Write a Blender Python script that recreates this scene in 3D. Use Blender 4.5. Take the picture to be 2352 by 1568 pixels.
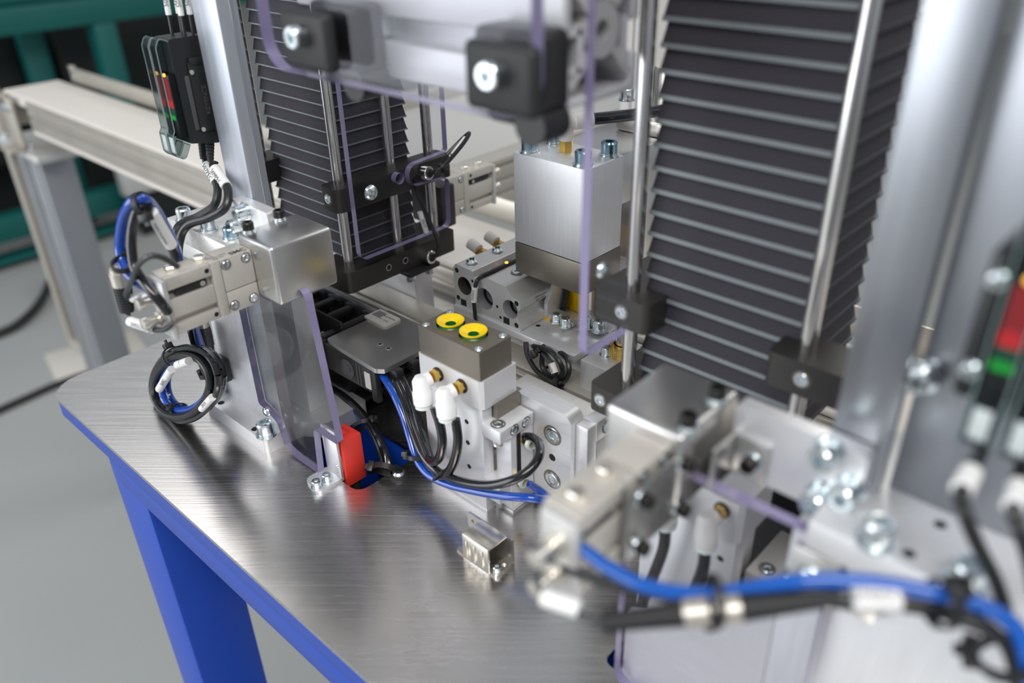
import bpy, bmesh, math, random
from mathutils import Vector, Matrix
random.seed(7)
for o in list(bpy.data.objects): bpy.data.objects.remove(o, do_unlink=True)
SC = bpy.context.scene
COL = SC.collection
S = 0.001                                   # all coordinates below are millimetres, table top at z = 0

# ------------------------------------------------------------------ camera, world, lights, exposure
cam = bpy.data.cameras.new('camera'); cam_o = bpy.data.objects.new('camera', cam); COL.objects.link(cam_o)
cam.sensor_width = 36.0; cam.lens = 1879.650 / 2352 * 36.0
cam.clip_start = 0.01; cam.clip_end = 60
cam_o.matrix_world = Matrix(((0.734915, -0.324870, 0.595281, 0.000000), (0.677834, 0.379057, -0.629965, 0.000000), (-0.020989, 0.866473, 0.498783, 0.360000), (0, 0, 0, 1)))
cam.dof.use_dof = True; cam.dof.focus_distance = 0.56; cam.dof.aperture_fstop = 4.3
SC.camera = cam_o
SC.view_settings.view_transform = 'Standard'; SC.view_settings.look = 'None'
SC.view_settings.gamma = 1.0; SC.view_settings.use_curve_mapping = False
SC.view_settings.exposure = 0.0
W = bpy.data.worlds.new('hall'); SC.world = W; W.use_nodes = True
bg = W.node_tree.nodes['Background']; bg.inputs[0].default_value = (0.86, 0.92, 1.0, 1); bg.inputs[1].default_value = 0.45

def area(name, loc, target, sx, sy, power, color=(1, 1, 1)):
    l = bpy.data.lights.new(name, 'AREA'); l.shape = 'RECTANGLE'; l.size = sx; l.size_y = sy; l.energy = power; l.color = color
    o = bpy.data.objects.new(name, l); COL.objects.link(o); o.location = loc
    o.rotation_euler = (Vector(target) - Vector(loc)).to_track_quat('-Z', 'Y').to_euler()
    return o
area('ceiling_lamp_front', (0.8, -0.9, 2.2), (-0.3, 0.3, 0), 2.0, 0.8, 60, (1, 0.98, 0.95))
area('ceiling_lamp_right', (1.3, 1.2, 2.2), (-0.2, 0.3, 0), 2.0, 0.7, 14, (1, 0.97, 0.93))
area('ceiling_lamp_back', (-0.4, 3.4, 2.3), (-0.3, 0.4, 0), 2.0, 0.8, 34, (1, 0.96, 0.9))
area('ceiling_lamp_aisle', (-2.7, 1.1, 2.3), (-1.0, 0.5, -0.3), 1.2, 0.8, 7, (1, 0.97, 0.94))
area('front_fill_light', (-2.3, -2.9, 0.55), (-0.4, 0.3, 0.0), 3.2, 2.7, 115, (0.93, 0.96, 1.0))  # large fill light added out of view to brighten the front faces

# ------------------------------------------------------------------ materials
def nt(name):
    m = bpy.data.materials.new(name); m.use_nodes = True
    t = m.node_tree; return m, t, t.nodes['Principled BSDF']
def mat(name, col, rough=0.5, metal=0.0, noise=0.0, nscale=60.0, bump=0.0, bscale=400.0, coat=0.0, spec=0.5):
    m, t, b = nt(name)
    b.inputs['Base Color'].default_value = (*col, 1); b.inputs['Roughness'].default_value = rough
    b.inputs['Metallic'].default_value = metal; b.inputs['Coat Weight'].default_value = coat
    b.inputs['Specular IOR Level'].default_value = spec
    tc = t.nodes.new('ShaderNodeTexCoord')
    if noise:
        n = t.nodes.new('ShaderNodeTexNoise'); n.inputs['Scale'].default_value = nscale; n.inputs['Detail'].default_value = 5
        t.links.new(tc.outputs['Object'], n.inputs['Vector'])
        r = t.nodes.new('ShaderNodeMapRange'); r.inputs['To Min'].default_value = max(0.02, rough - noise); r.inputs['To Max'].default_value = rough + noise
        t.links.new(n.outputs['Fac'], r.inputs['Value']); t.links.new(r.outputs['Result'], b.inputs['Roughness'])
        mx = t.nodes.new('ShaderNodeMixRGB'); mx.inputs[1].default_value = (*[c * (1 - noise * 0.6) for c in col], 1); mx.inputs[2].default_value = (*[min(1, c * (1 + noise * 0.6)) for c in col], 1)
        t.links.new(n.outputs['Fac'], mx.inputs[0]); t.links.new(mx.outputs[0], b.inputs['Base Color'])
    if bump:
        n2 = t.nodes.new('ShaderNodeTexNoise'); n2.inputs['Scale'].default_value = bscale; n2.inputs['Detail'].default_value = 3
        t.links.new(tc.outputs['Object'], n2.inputs['Vector'])
        bp = t.nodes.new('ShaderNodeBump'); bp.inputs['Strength'].default_value = bump; bp.inputs['Distance'].default_value = 0.0006
        t.links.new(n2.outputs['Fac'], bp.inputs['Height']); t.links.new(bp.outputs['Normal'], b.inputs['Normal'])
    return m
def brushed(name, col, rough, stretch, noise=0.12, bump=0.06, aniso=0.5, metal=1.0, cloud=0.08, rot=0.0, var=0.1):
    m, t, b = nt(name)
    b.inputs['Metallic'].default_value = metal
    if 'Anisotropic' in b.inputs: b.inputs['Anisotropic'].default_value = aniso
    tc = t.nodes.new('ShaderNodeTexCoord'); mr = t.nodes.new('ShaderNodeMapping'); mr.inputs['Rotation'].default_value = (0, 0, rot); mp = t.nodes.new('ShaderNodeMapping'); mp.inputs['Scale'].default_value = stretch
    t.links.new(tc.outputs['Object'], mr.inputs['Vector']); t.links.new(mr.outputs['Vector'], mp.inputs['Vector'])
    n = t.nodes.new('ShaderNodeTexNoise'); n.inputs['Scale'].default_value = 1.0; n.inputs['Detail'].default_value = 4
    t.links.new(mp.outputs['Vector'], n.inputs['Vector'])
    c = t.nodes.new('ShaderNodeTexNoise'); c.inputs['Scale'].default_value = 9.0; c.inputs['Detail'].default_value = 4
    t.links.new(tc.outputs['Object'], c.inputs['Vector'])
    a = t.nodes.new('ShaderNodeMath'); a.operation = 'MULTIPLY_ADD'; a.inputs[1].default_value = noise; a.inputs[2].default_value = rough - noise * 0.5 - cloud * 0.5
    t.links.new(n.outputs['Fac'], a.inputs[0])
    a2 = t.nodes.new('ShaderNodeMath'); a2.operation = 'MULTIPLY_ADD'; a2.inputs[1].default_value = cloud
    t.links.new(c.outputs['Fac'], a2.inputs[0]); t.links.new(a.outputs[0], a2.inputs[2]); t.links.new(a2.outputs[0], b.inputs['Roughness'])
    mx = t.nodes.new('ShaderNodeMixRGB'); mx.inputs[1].default_value = (*[x * (1 - var) for x in col], 1); mx.inputs[2].default_value = (*[min(1, x * (1 + var * .7)) for x in col], 1)
    t.links.new(n.outputs['Fac'], mx.inputs[0]); t.links.new(mx.outputs[0], b.inputs['Base Color'])
    bp = t.nodes.new('ShaderNodeBump'); bp.inputs['Strength'].default_value = bump; bp.inputs['Distance'].default_value = 0.0004
    t.links.new(n.outputs['Fac'], bp.inputs['Height']); t.links.new(bp.outputs['Normal'], b.inputs['Normal'])
    return m
def clear(name, tint, gloss=0.05):
    m = bpy.data.materials.new(name); m.use_nodes = True; t = m.node_tree
    for n in list(t.nodes): t.nodes.remove(n)
    out = t.nodes.new('ShaderNodeOutputMaterial'); tr = t.nodes.new('ShaderNodeBsdfTransparent'); tr.inputs[0].default_value = (*tint, 1)
    gl = t.nodes.new('ShaderNodeBsdfGlossy'); gl.inputs['Roughness'].default_value = gloss; gl.inputs[0].default_value = (0.9, 0.9, 0.95, 1)
    lw = t.nodes.new('ShaderNodeLayerWeight'); lw.inputs[0].default_value = 0.5
    pw = t.nodes.new('ShaderNodeMath'); pw.operation = 'POWER'; pw.inputs[1].default_value = 5.0; t.links.new(lw.outputs['Facing'], pw.inputs[0])
    ma = t.nodes.new('ShaderNodeMath'); ma.operation = 'MULTIPLY_ADD'; ma.inputs[1].default_value = 0.9; ma.inputs[2].default_value = 0.014; t.links.new(pw.outputs[0], ma.inputs[0])
    mx = t.nodes.new('ShaderNodeMixShader'); t.links.new(ma.outputs[0], mx.inputs[0]); t.links.new(tr.outputs[0], mx.inputs[1]); t.links.new(gl.outputs[0], mx.inputs[2])
    t.links.new(mx.outputs[0], out.inputs[0]); return m
def emit(name, col, k):
    m, t, b = nt(name); b.inputs['Base Color'].default_value = (*[c * 0.3 for c in col], 1); b.inputs['Emission Color'].default_value = (*col, 1); b.inputs['Emission Strength'].default_value = k
    return m
M = {}
M['plate'] = brushed('brushed_steel', (0.70, 0.68, 0.66), 0.25, (12, 600, 600), 0.18, 0.16, 0.0, 1.0, 0.20, -0.72, 0.16)
M['alu'] = brushed('machined_aluminium', (0.78, 0.78, 0.79), 0.46, (500, 500, 30), 0.14, 0.05, 0.0, 0.62)
M['alux'] = brushed('milled_aluminium', (0.80, 0.80, 0.81), 0.42, (30, 600, 600), 0.12, 0.05, 0.0, 0.7)
M['aluy'] = brushed('milled_aluminium_cross', (0.80, 0.79, 0.77), 0.42, (600, 30, 600), 0.12, 0.05, 0.0, 0.65)
M['satin'] = mat('satin_aluminium', (0.76, 0.76, 0.78), 0.42, 0.75, 0.08, 40)
M['white_alu'] = mat('clear_anodised_aluminium', (0.72, 0.72, 0.735), 0.42, 0.45, 0.05, 60, 0.05, 900)
M['sheet'] = mat('stainless_sheet', (0.66, 0.65, 0.63), 0.33, 1.0, 0.08, 25)
M['anod'] = mat('beige_anodised_body', (0.56, 0.53, 0.48), 0.46, 0.35, 0.05, 80, 0.05, 1200)
M['anod_d'] = mat('grey_anodised_body', (0.62, 0.615, 0.60), 0.42, 0.55, 0.05, 80)
M['taupe'] = mat('taupe_anodised', (0.24, 0.215, 0.178), 0.42, 0.8, 0.05, 50, 0.12, 1500)
M['zinc'] = mat('zinc_plated', (0.72, 0.78, 0.80), 0.22, 1.0, 0.06, 300)
M['zincblue'] = mat('blue_passivated_zinc', (0.33, 0.50, 0.60), 0.22, 1.0, 0.06, 300)
M['black_ox'] = mat('black_oxide', (0.025, 0.024, 0.023), 0.38, 0.6)
M['blackalu'] = mat('black_anodised', (0.050, 0.047, 0.044), 0.42, 0.55, 0.05, 60, 0.08, 1500)
M['black'] = mat('black_plastic', (0.012, 0.012, 0.013), 0.42, 0, 0.04, 60)
M['rubber'] = mat('black_rubber', (0.014, 0.014, 0.015), 0.6, 0, 0.05, 40)
M['hose'] = mat('black_hose', (0.008, 0.008, 0.010), 0.16, 0, 0, 1, 0, 1, 0.3)
M['cable'] = mat('black_cable', (0.012, 0.013, 0.014), 0.34)
M['greycable'] = mat('grey_cable', (0.045, 0.047, 0.05), 0.4)
M['bluehose'] = mat('blue_hose', (0.008, 0.060, 0.36), 0.12, 0, 0, 1, 0, 1, 0.5)
M['sky_hose'] = mat('light_blue_hose', (0.006, 0.085, 0.40), 0.12, 0, 0, 1, 0, 1, 0.5)
M['dark'] = mat('recess_shade', (0.004, 0.004, 0.005), 0.7)  # near-black standing in for shade inside holes, wells, bores and slots
M['bellow'] = mat('bellows_cloth', (0.023, 0.020, 0.028), 0.75, 0, 0.06, 300, 0.5, 2500)
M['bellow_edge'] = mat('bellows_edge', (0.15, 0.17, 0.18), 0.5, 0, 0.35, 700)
M['chrome'] = mat('ground_steel_rod', (0.72, 0.70, 0.68), 0.18, 1.0)
M['nickel'] = mat('nickel_plated', (0.80, 0.76, 0.69), 0.25, 0.9, 0.05, 90)
M['brass'] = mat('brass', (0.72, 0.47, 0.12), 0.22, 1.0)
M['whitepl'] = mat('white_plastic', (0.83, 0.83, 0.83), 0.35)
M['greypl'] = mat('light_grey_plastic', (0.58, 0.56, 0.53), 0.4)
M['pale'] = mat('pale_green_collar', (0.66, 0.72, 0.68), 0.35)
M['red'] = mat('red_plastic', (0.72, 0.045, 0.03), 0.42, 0, 0.04, 80)
M['darkred'] = mat('red_mark', (0.95, 0.42, 0.36), 0.5)
M['blue'] = mat('blue_powder_coat', (0.004, 0.052, 0.37), 0.38, 0, 0.05, 30, 0.05, 700)
M['yellow'] = mat('yellow_silicone', (0.95, 0.66, 0.0), 0.4)
M['yellowpl'] = mat('yellow_plastic', (0.95, 0.58, 0.0), 0.35)
M['green'] = mat('green_silicone', (0.01, 0.17, 0.035), 0.3)
M['label'] = mat('white_label', (0.80, 0.79, 0.78), 0.5)
M['ink'] = mat('black_print', (0.02, 0.02, 0.02), 0.6)
M['greyink'] = mat('grey_print', (0.13, 0.13, 0.135), 0.6)
M['emboss'] = mat('embossed_plastic', (0.07, 0.07, 0.075), 0.35)
M['pc'] = clear('clear_polycarbonate', (0.93, 0.93, 0.945), 0.05)
M['pc_edge'] = mat('polycarbonate_edge', (0.23, 0.20, 0.34), 0.3, 0, 0, 1, 0, 1, 0.3)
M['pc_dark'] = clear('smoky_polycarbonate', (0.80, 0.81, 0.81), 0.06)
M['cover'] = clear('clear_cover', (0.80, 0.84, 0.84), 0.04)
M['cover_edge'] = mat('clear_cover_edge', (0.28, 0.36, 0.35), 0.15)
M['ledred'] = emit('red_display', (1.0, 0.02, 0.03), 0.55)
M['ledreddim'] = emit('red_display_dim', (0.75, 0.02, 0.03), 0.28)
M['ledgreen'] = emit('green_display', (0.0, 0.75, 0.05), 0.45)
M['ledgreendim'] = emit('green_display_dim', (0.0, 0.20, 0.10), 0.12)
M['ledamber'] = emit('amber_lamp', (1.0, 0.45, 0.05), 3.0)
M['belt'] = mat('cream_belt', (0.66, 0.62, 0.57), 0.6, 0, 0.04, 8)
M['rail'] = mat('beige_aluminium_profile', (0.55, 0.52, 0.46), 0.42, 0.7, 0.05, 30)
M['raild'] = mat('profile_groove', (0.20, 0.19, 0.165), 0.5, 0.4)
M['greyrail'] = mat('grey_aluminium_profile', (0.33, 0.34, 0.36), 0.42, 0.7, 0.04, 30)
M['teal'] = mat('teal_paint', (0.0, 0.095, 0.085), 0.45, 0, 0.05, 6)
M['cast'] = mat('beige_bracket', (0.42, 0.39, 0.34), 0.5, 0.3)
M['floor'] = mat('grey_concrete', (0.34, 0.345, 0.335), 0.55, 0, 0.10, 3.0, 0.1, 40)
M['wallm'] = mat('hall_wall', (0.42, 0.42, 0.40), 0.8)
M['darkm'] = mat('dark_machine', (0.004, 0.008, 0.007), 0.6)
M['tile'] = mat('pale_floor_plate', (0.55, 0.52, 0.47), 0.5, 0, 0.06, 6)
M['silver'] = mat('knurled_metal', (0.62, 0.58, 0.52), 0.4, 0.8, 0.1, 900)
M['plate_grey'] = mat('grey_steel_plate', (0.30, 0.30, 0.285), 0.38, 0.8, 0.05, 60)
M['tape'] = mat('grey_name_plate', (0.40, 0.39, 0.36), 0.4)
M['post'] = brushed('drawn_aluminium', (0.36, 0.375, 0.405), 0.34, (500, 500, 20), 0.12, 0.05, 0.3)
M['post_light'] = brushed('drawn_aluminium_light', (0.52, 0.55, 0.61), 0.40, (500, 500, 20), 0.12, 0.05, 0.0, 0.6)
M['beam_alu'] = mat('silver_anodised_profile', (0.56, 0.56, 0.575), 0.45, 0.35, 0.04, 60)
M['sensor'] = mat('bright_steel', (0.75, 0.74, 0.72), 0.2, 1.0)

# ------------------------------------------------------------------ mesh helpers
class B:
    """collects shapes in millimetres and links them as ONE mesh object"""
    def __init__(s): s.bm = bmesh.new(); s.mi = 0
    def _fin(s, before):
        for f in s.bm.faces:
            if f.index == -1 or f not in before: pass
    def _add(s, sub, smooth=True):
        me = bpy.data.meshes.new('t'); 
        for f in sub.faces: f.material_index = s.mi; f.smooth = smooth
        sub.to_mesh(me); sub.free(); s.bm.from_mesh(me); bpy.data.meshes.remove(me)
    def box(s, x0, x1, y0, y1, z0, z1, b=0.0, seg=2):
        t = bmesh.new(); bmesh.ops.create_cube(t, size=1.0)
        for v in t.verts: v.co = Vector(((x0 + x1) / 2 + v.co.x * (x1 - x0), (y0 + y1) / 2 + v.co.y * (y1 - y0), (z0 + z1) / 2 + v.co.z * (z1 - z0)))
        if b: bmesh.ops.bevel(t, geom=list(t.edges), offset=b, segments=seg, profile=0.5, affect='EDGES')
        s._add(t); return s
    def obox(s, c, u, v, w, a, b_, c_, bev=0.0):
        """box centred at c with half axes along unit vectors u,v,w"""
        t = bmesh.new(); bmesh.ops.create_cube(t, size=2.0); u, v, w = [Vector(q).normalized() for q in (u, v, w)]
        for q in t.verts: q.co = Vector(c) + u * q.co.x * a + v * q.co.y * b_ + w * q.co.z * c_
        bmesh.ops.recalc_face_normals(t, faces=t.faces)
        if bev: bmesh.ops.bevel(t, geom=list(t.edges), offset=bev, segments=2, profile=0.5, affect='EDGES')
        s._add(t); return s
    def cyl(s, p0, p1, r, r2=None, n=24, cap=True):
        p0, p1 = Vector(p0), Vector(p1); d = p1 - p0; t = bmesh.new()
        bmesh.ops.create_cone(t, cap_ends=cap, segments=n, radius1=r, radius2=r if r2 is None else r2, depth=d.length)
        q = d.to_track_quat('Z', 'Y').to_matrix().to_4x4(); q.translation = (p0 + p1) / 2
        bmesh.ops.transform(t, matrix=q, verts=t.verts); s._add(t); return s
    def lathe(s, prof, org, axis=(0, 0, 1), n=32, hexa=False):
        ax = Vector(axis).normalized(); q = ax.to_track_quat('Z', 'Y').to_matrix(); t = bmesh.new(); rings = []
        for r, h in prof:
            if r < 1e-4: rings.append([t.verts.new(q @ Vector((0, 0, h)) + Vector(org))])
            else: rings.append([t.verts.new(q @ Vector((r * math.cos(2 * math.pi * i / n), r * math.sin(2 * math.pi * i / n), h)) + Vector(org)) for i in range(n)])
        for a, b in zip(rings, rings[1:]):
            if len(a) == 1 and len(b) == 1: continue
            for i in range(n):
                j = (i + 1) % n
                if len(a) == 1: t.faces.new((a[0], b[j], b[i]))
                elif len(b) == 1: t.faces.new((a[i], a[j], b[0]))
                else: t.faces.new((a[i], a[j], b[j], b[i]))
        bmesh.ops.recalc_face_normals(t, faces=t.faces); s._add(t); return s
    def prism(s, pts, plane, a0, a1, holes=(), edge_mi=None, bev=0.0):
        """polygon (with holes) in plane xy/xz/yz, extruded along the third axis from a0 to a1"""
        def P(u, v, a): return {'xy': (u, v, a), 'xz': (u, a, v), 'yz': (a, u, v)}[plane]
        t = bmesh.new(); loops = [list(pts)] + [list(h) for h in holes]; allv = []; caps = []
        for a in (a0, a1):
            es = []; vs_l = []
            for L in loops:
                vs = [t.verts.new(P(u, v, a)) for u, v in L]; vs_l.append(vs)
                es += [t.edges.new((vs[i], vs[(i + 1) % len(vs)])) for i in range(len(vs))]
            bmesh.ops.triangle_fill(t, use_beauty=True, use_dissolve=False, edges=es); allv.append(vs_l)
        side = []
        for L0, L1 in zip(*allv):
            for i in range(len(L0)):
                j = (i + 1) % len(L0); side.append(t.faces.new((L0[i], L0[j], L1[j], L1[i])))
        bmesh.ops.recalc_face_normals(t, faces=t.faces)
        keep = s.mi
        for f in t.faces: f.material_index = keep; f.smooth = True
        if edge_mi is not None:
            for f in side: f.material_index = edge_mi
        me = bpy.data.meshes.new('t'); t.to_mesh(me); t.free(); s.bm.from_mesh(me); bpy.data.meshes.remove(me); return s
    def tube(s, pts, r, n=10, sub=8, cap=True, taper=None):
        P = curve(pts, sub); t = bmesh.new(); rings = []; up = None
        for i, p in enumerate(P):
            d = (P[min(i + 1, len(P) - 1)] - P[max(i - 1, 0)]).normalized()
            if up is None:
                up = d.orthogonal().normalized()
            up = (up - d * up.dot(d)).normalized(); sd = d.cross(up); rr = r
            rings.append([t.verts.new(p + (up * math.cos(2 * math.pi * k / n) + sd * math.sin(2 * math.pi * k / n)) * rr) for k in range(n)])
        for a, b in zip(rings, rings[1:]):
            for k in range(n): t.faces.new((a[k], a[(k + 1) % n], b[(k + 1) % n], b[k]))
        if cap: t.faces.new(rings[0][::-1]); t.faces.new(rings[-1])
        bmesh.ops.recalc_face_normals(t, faces=t.faces); s._add(t); return s
    def ring(s, c, axis, R, r, n=24, m=8):
        q = Vector(axis).normalized().to_track_quat('Z', 'Y').to_matrix(); t = bmesh.new(); rs = []
        for i in range(n):
            a = 2 * math.pi * i / n
            rs.append([t.verts.new(Vector(c) + q @ Vector(((R + r * math.cos(2 * math.pi * k / m)) * math.cos(a), (R + r * math.cos(2 * math.pi * k / m)) * math.sin(a), r * math.sin(2 * math.pi * k / m)))) for k in range(m)])
        for i in range(n):
            for k in range(m): t.faces.new((rs[i][k], rs[(i + 1) % n][k], rs[(i + 1) % n][(k + 1) % m], rs[i][(k + 1) % m]))
        bmesh.ops.recalc_face_normals(t, faces=t.faces); s._add(t); return s
    def mesh(s, name, org=(0, 0, 0)):
        for v in s.bm.verts: v.co = (v.co - Vector(org)) * S
        me = bpy.data.meshes.new(name); s.bm.to_mesh(me); s.bm.free(); me.set_sharp_from_angle(angle=math.radians(32)); return me
def curve(pts, sub):
    P = [Vector(p) for p in pts]
    if len(P) < 3 or sub <= 1: return P
    out = []
    for i in range(len(P) - 1):
        a, b, c, d = P[max(i - 1, 0)], P[i], P[i + 1], P[min(i + 2, len(P) - 1)]
        for k in range(sub):
            u = k / sub; out.append(0.5 * ((2 * b) + (c - a) * u + (2 * a - 5 * b + 4 * c - d) * u * u + (3 * b - a - 3 * c + d) * u ** 3))
    out.append(P[-1]); return out
def rrect(u0, u1, v0, v1, r, n=5):
    out = []
    for cx, cy, a in ((u1 - r, v0 + r, -90), (u1 - r, v1 - r, 0), (u0 + r, v1 - r, 90), (u0 + r, v0 + r, 180)):
        for i in range(n + 1):
            t = math.radians(a + 90 * i / n); out.append((cx + r * math.cos(t), cy + r * math.sin(t)))
    return out
def rpoly(pts, n=5):
    """polygon with corner radii: (u, v, r)"""
    out = []; N = len(pts)
    for i, (u, v, r) in enumerate(pts):
        p = Vector((u, v)); a = Vector(pts[i - 1][:2]) - p; b = Vector(pts[(i + 1) % N][:2]) - p
        if r <= 0: out.append((u, v)); continue
        a.normalize(); b.normalize(); half = math.acos(max(-1, min(1, a.dot(b)))) / 2; L = r / math.tan(half)
        A, Bq = p + a * L, p + b * L; c = p + (a + b).normalized() * (r / math.sin(half)); va, vb = A - c, Bq - c
        ang = math.atan2(va.x * vb.y - va.y * vb.x, va.dot(vb))
        for k in range(n + 1):
            q = Matrix.Rotation(ang * k / n, 2) @ va; out.append((c.x + q.x, c.y + q.y))
    return out
def circ(u, v, r, n=14): return [(u + r * math.cos(2 * math.pi * i / n), v + r * math.sin(2 * math.pi * i / n)) for i in range(n)]

def thing(name, label, cat, loc, group=None):
    o = bpy.data.objects.new(name, None); COL.objects.link(o); o.location = Vector(loc) * S; o.empty_display_size = 0.02
    o['label'] = label; o['category'] = cat
    if group: o['group'] = group
    return o
def worldloc(o):
    v = Vector(o.location)
    while o.parent: o = o.parent; v += Vector(o.location)
    return v
def part(name, b, mats, parent=None, org=None, label=None):
    if not isinstance(mats, (list, tuple)): mats = [mats]
    if org is None: org = worldloc(parent) / S if parent else (0, 0, 0)
    me = b.mesh(name, org)
    for m in mats: me.materials.append(M[m])
    o = bpy.data.objects.new(name, me); COL.objects.link(o)
    if parent: o.parent = parent; o.location = Vector(org) * S - worldloc(parent)
    else: o.location = Vector(org) * S
    if label: o['label'] = label
    return o
def tag(o, label, cat, group=None):
    o['label'] = label; o['category'] = cat
    if group: o['group'] = group
    return o
def struct(name, b, mats, org=(0, 0, 0)):
    o = part(name, b, mats, None, org); o['kind'] = 'structure'; return o
_sc = {}
def screw(parent, pos, axis=(0, 0, 1), d=8.0, kind='cap', name='socket_screw', washer=True):
    """kinds: cap, capblue, black, button, flush, hex, pan. pos = seat point, axis points out of the surface"""
    key = (d, kind, washer); ax = Vector(axis).normalized()
    if key not in _sc:
        b = B(); D = d * 1.5; h = d; z = 0.0; mats = {'capblue': 'zincblue', 'black': 'black_ox', 'hex': 'nickel', 'flush': 'zinc'}.get(kind, 'zinc')
        if washer and kind in ('cap', 'capblue', 'black', 'button', 'pan'):
            b.mi = 1; b.lathe([(0, 0), (D * 0.62, 0), (D * 0.62, d * 0.14), (0, d * 0.14)], (0, 0, 0)); b.lathe([(0, d * .14), (D * 0.52, d * .14), (D * 0.52, d * 0.32), (0, d * 0.32)], (0, 0, 0)); z = d * 0.32
        b.mi = 0
        if kind in ('cap', 'capblue', 'black'):
            R = D / 2; b.lathe([(R * 0.98, z), (R, z + h * 0.08), (R, z + h * 0.86), (R * 0.88, z + h), (R * 0.58, z + h)], (0, 0, 0), n=28)
            b.lathe([(R * 0.58, z + h), (R * 0.54, z + h), (R * 0.54, z + h * 0.45), (0, z + h * 0.45)], (0, 0, 0), n=6)
        elif kind == 'button':
            R = D * 0.6; b.lathe([(R, z)] + [(R * math.cos(a), z + R * 0.62 * math.sin(a)) for a in (0.3, 0.6, 0.9, 1.15)] + [(R * 0.34, z + R * 0.6)], (0, 0, 0), n=28)
            b.lathe([(R * 0.34, z + R * 0.6), (R * 0.32, z + R * 0.25), (0, z + R * 0.25)], (0, 0, 0), n=6)
        elif kind == 'flush':
            R = D / 2; b.mi = 1; b.lathe([(R * 1.25, 0), (R * 1.25, 0.15), (R * 1.02, 0.15)], (0, 0, 0)); b.mi = 0
            b.lathe([(R, 0), (R, 0.5), (R * 0.9, 0.8), (R * 0.56, 0.8)], (0, 0, 0), n=28); b.lathe([(R * 0.56, 0.8), (R * 0.5, 0.2), (0, 0.2)], (0, 0, 0), n=6)
        elif kind == 'hex':
            R = D * 0.56; b.lathe([(R, 0), (R, h * 0.55), (R * 0.86, h * 0.7), (0, h * 0.7)], (0, 0, 0), n=6)
        elif kind == 'pan':
            R = D * 0.6; b.lathe([(R, z), (R * 0.97, z + R * 0.25), (R * 0.7, z + R * 0.55), (0, z + R * 0.66)], (0, 0, 0), n=24)
            b.mi = 2; b.box(-R * 0.5, R * 0.5, -R * 0.09, R * 0.09, z + R * 0.5, z + R * 0.69); b.box(-R * 0.09, R * 0.09, -R * 0.5, R * 0.5, z + R * 0.5, z + R * 0.69)
        me = b.mesh(name); me.materials.append(M[mats]); me.materials.append(M['taupe' if kind == 'flush' else 'zinc']); me.materials.append(M['black_ox'])
        _sc[key] = me
    o = bpy.data.objects.new(name, _sc[key]); COL.objects.link(o); o.parent = parent
    o.location = Vector(pos) * S - worldloc(parent); o.rotation_mode = 'QUATERNION'; o.rotation_quaternion = ax.to_track_quat('Z', 'Y')
    return o
_hl = {}
def hole(parent, pos, axis, r, name='painted_hole'):
    if r not in _hl:
        b = B(); b.lathe([(r * 1.18, 0), (r * 1.18, 0.12), (r, 0.12)], (0, 0, 0), n=18); b.mi = 1; b.lathe([(r, 0.12), (0, 0.12)], (0, 0, 0), n=18)  # raised dark disc paints the shade inside a drilled hole
        me = b.mesh(name); me.materials.append(M['satin']); me.materials.append(M['dark']); _hl[r] = me
    o = bpy.data.objects.new(name, _hl[r]); COL.objects.link(o); o.parent = parent; o.location = Vector(pos) * S - worldloc(parent)
    o.rotation_mode = 'QUATERNION'; o.rotation_quaternion = Vector(axis).to_track_quat('Z', 'Y'); return o
def text(parent, s, pos, right, up, size, m='ink', name='printed_text', lift=0.15, bold=0.0):
    cu = bpy.data.curves.new('txt', 'FONT'); cu.body = s; cu.size = size; cu.align_x = 'CENTER'; cu.align_y = 'CENTER'; cu.resolution_u = 2; cu.offset = bold
    o = bpy.data.objects.new('txt', cu); COL.objects.link(o); dg = bpy.context.evaluated_depsgraph_get(); dg.update()
    me = bpy.data.meshes.new_from_object(o.evaluated_get(dg)); bpy.data.objects.remove(o); bpy.data.curves.remove(cu)
    r, u = Vector(right).normalized(), Vector(up).normalized(); n = r.cross(u)
    for v in me.vertices: v.co = (r * v.co.x + u * v.co.y + n * lift) * S
    me.materials.clear(); me.materials.append(M[m]); t = bpy.data.objects.new(name, me); COL.objects.link(t); t.parent = parent; t.location = Vector(pos) * S - worldloc(parent); return t
def tie(parent, c, axis, R, w=2.5, tail=None, name='cable_tie', head=None):
    """cable tie: flat band round a bundle with its square head"""
    b = B(); q = Vector(axis).normalized()
    b.lathe([(R, -w / 2), (R + 1.0, -w / 2), (R + 1.0, w / 2), (R, w / 2), (R, -w / 2)], c, axis, n=20)
    hd = Vector(head if head else (0, -1, 0.3)); hd = (hd - q * hd.dot(q)).normalized(); hc = Vector(c) + hd * (R + 2.0)
    b.obox(hc, q, hd, q.cross(hd), w * 0.95, 2.0, w * 0.9, 0.4)
    b.obox(hc + hd * 2.2, q, hd, q.cross(hd), w * 0.5, 2.2, 0.6)
    return part(name, b, 'black', parent)
def sleeve(parent, p0, p1, r, txt=None, side=(0, -1, 0.3), m='label', name='wire_tag', size=3.0, ink='ink'):
    b = B(); b.cyl(p0, p1, r, n=14); o = part(name, b, m, parent)
    if txt:
        p0, p1 = Vector(p0), Vector(p1); ax = (p1 - p0).normalized(); n = Vector(side); n = (n - ax * n.dot(ax)).normalized()
        text(o, txt, (p0 + p1) / 2 + n * (r + 0.05), ax, n.cross(ax), size, ink, lift=0.1)
    return o

# ------------------------------------------------------------------ setting: floor, far wall
b = B(); b.box(-9000, 5000, -4000, 8000, -920, -900); struct('floor', b, 'floor')
b = B(); b.box(-9100, -9000, -4000, 8000, -900, 2600); struct('wall_left', b, 'wallm')
b = B(); b.box(-9000, 5000, 8000, 8100, -900, 2600); struct('wall_back', b, 'wallm')

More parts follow.
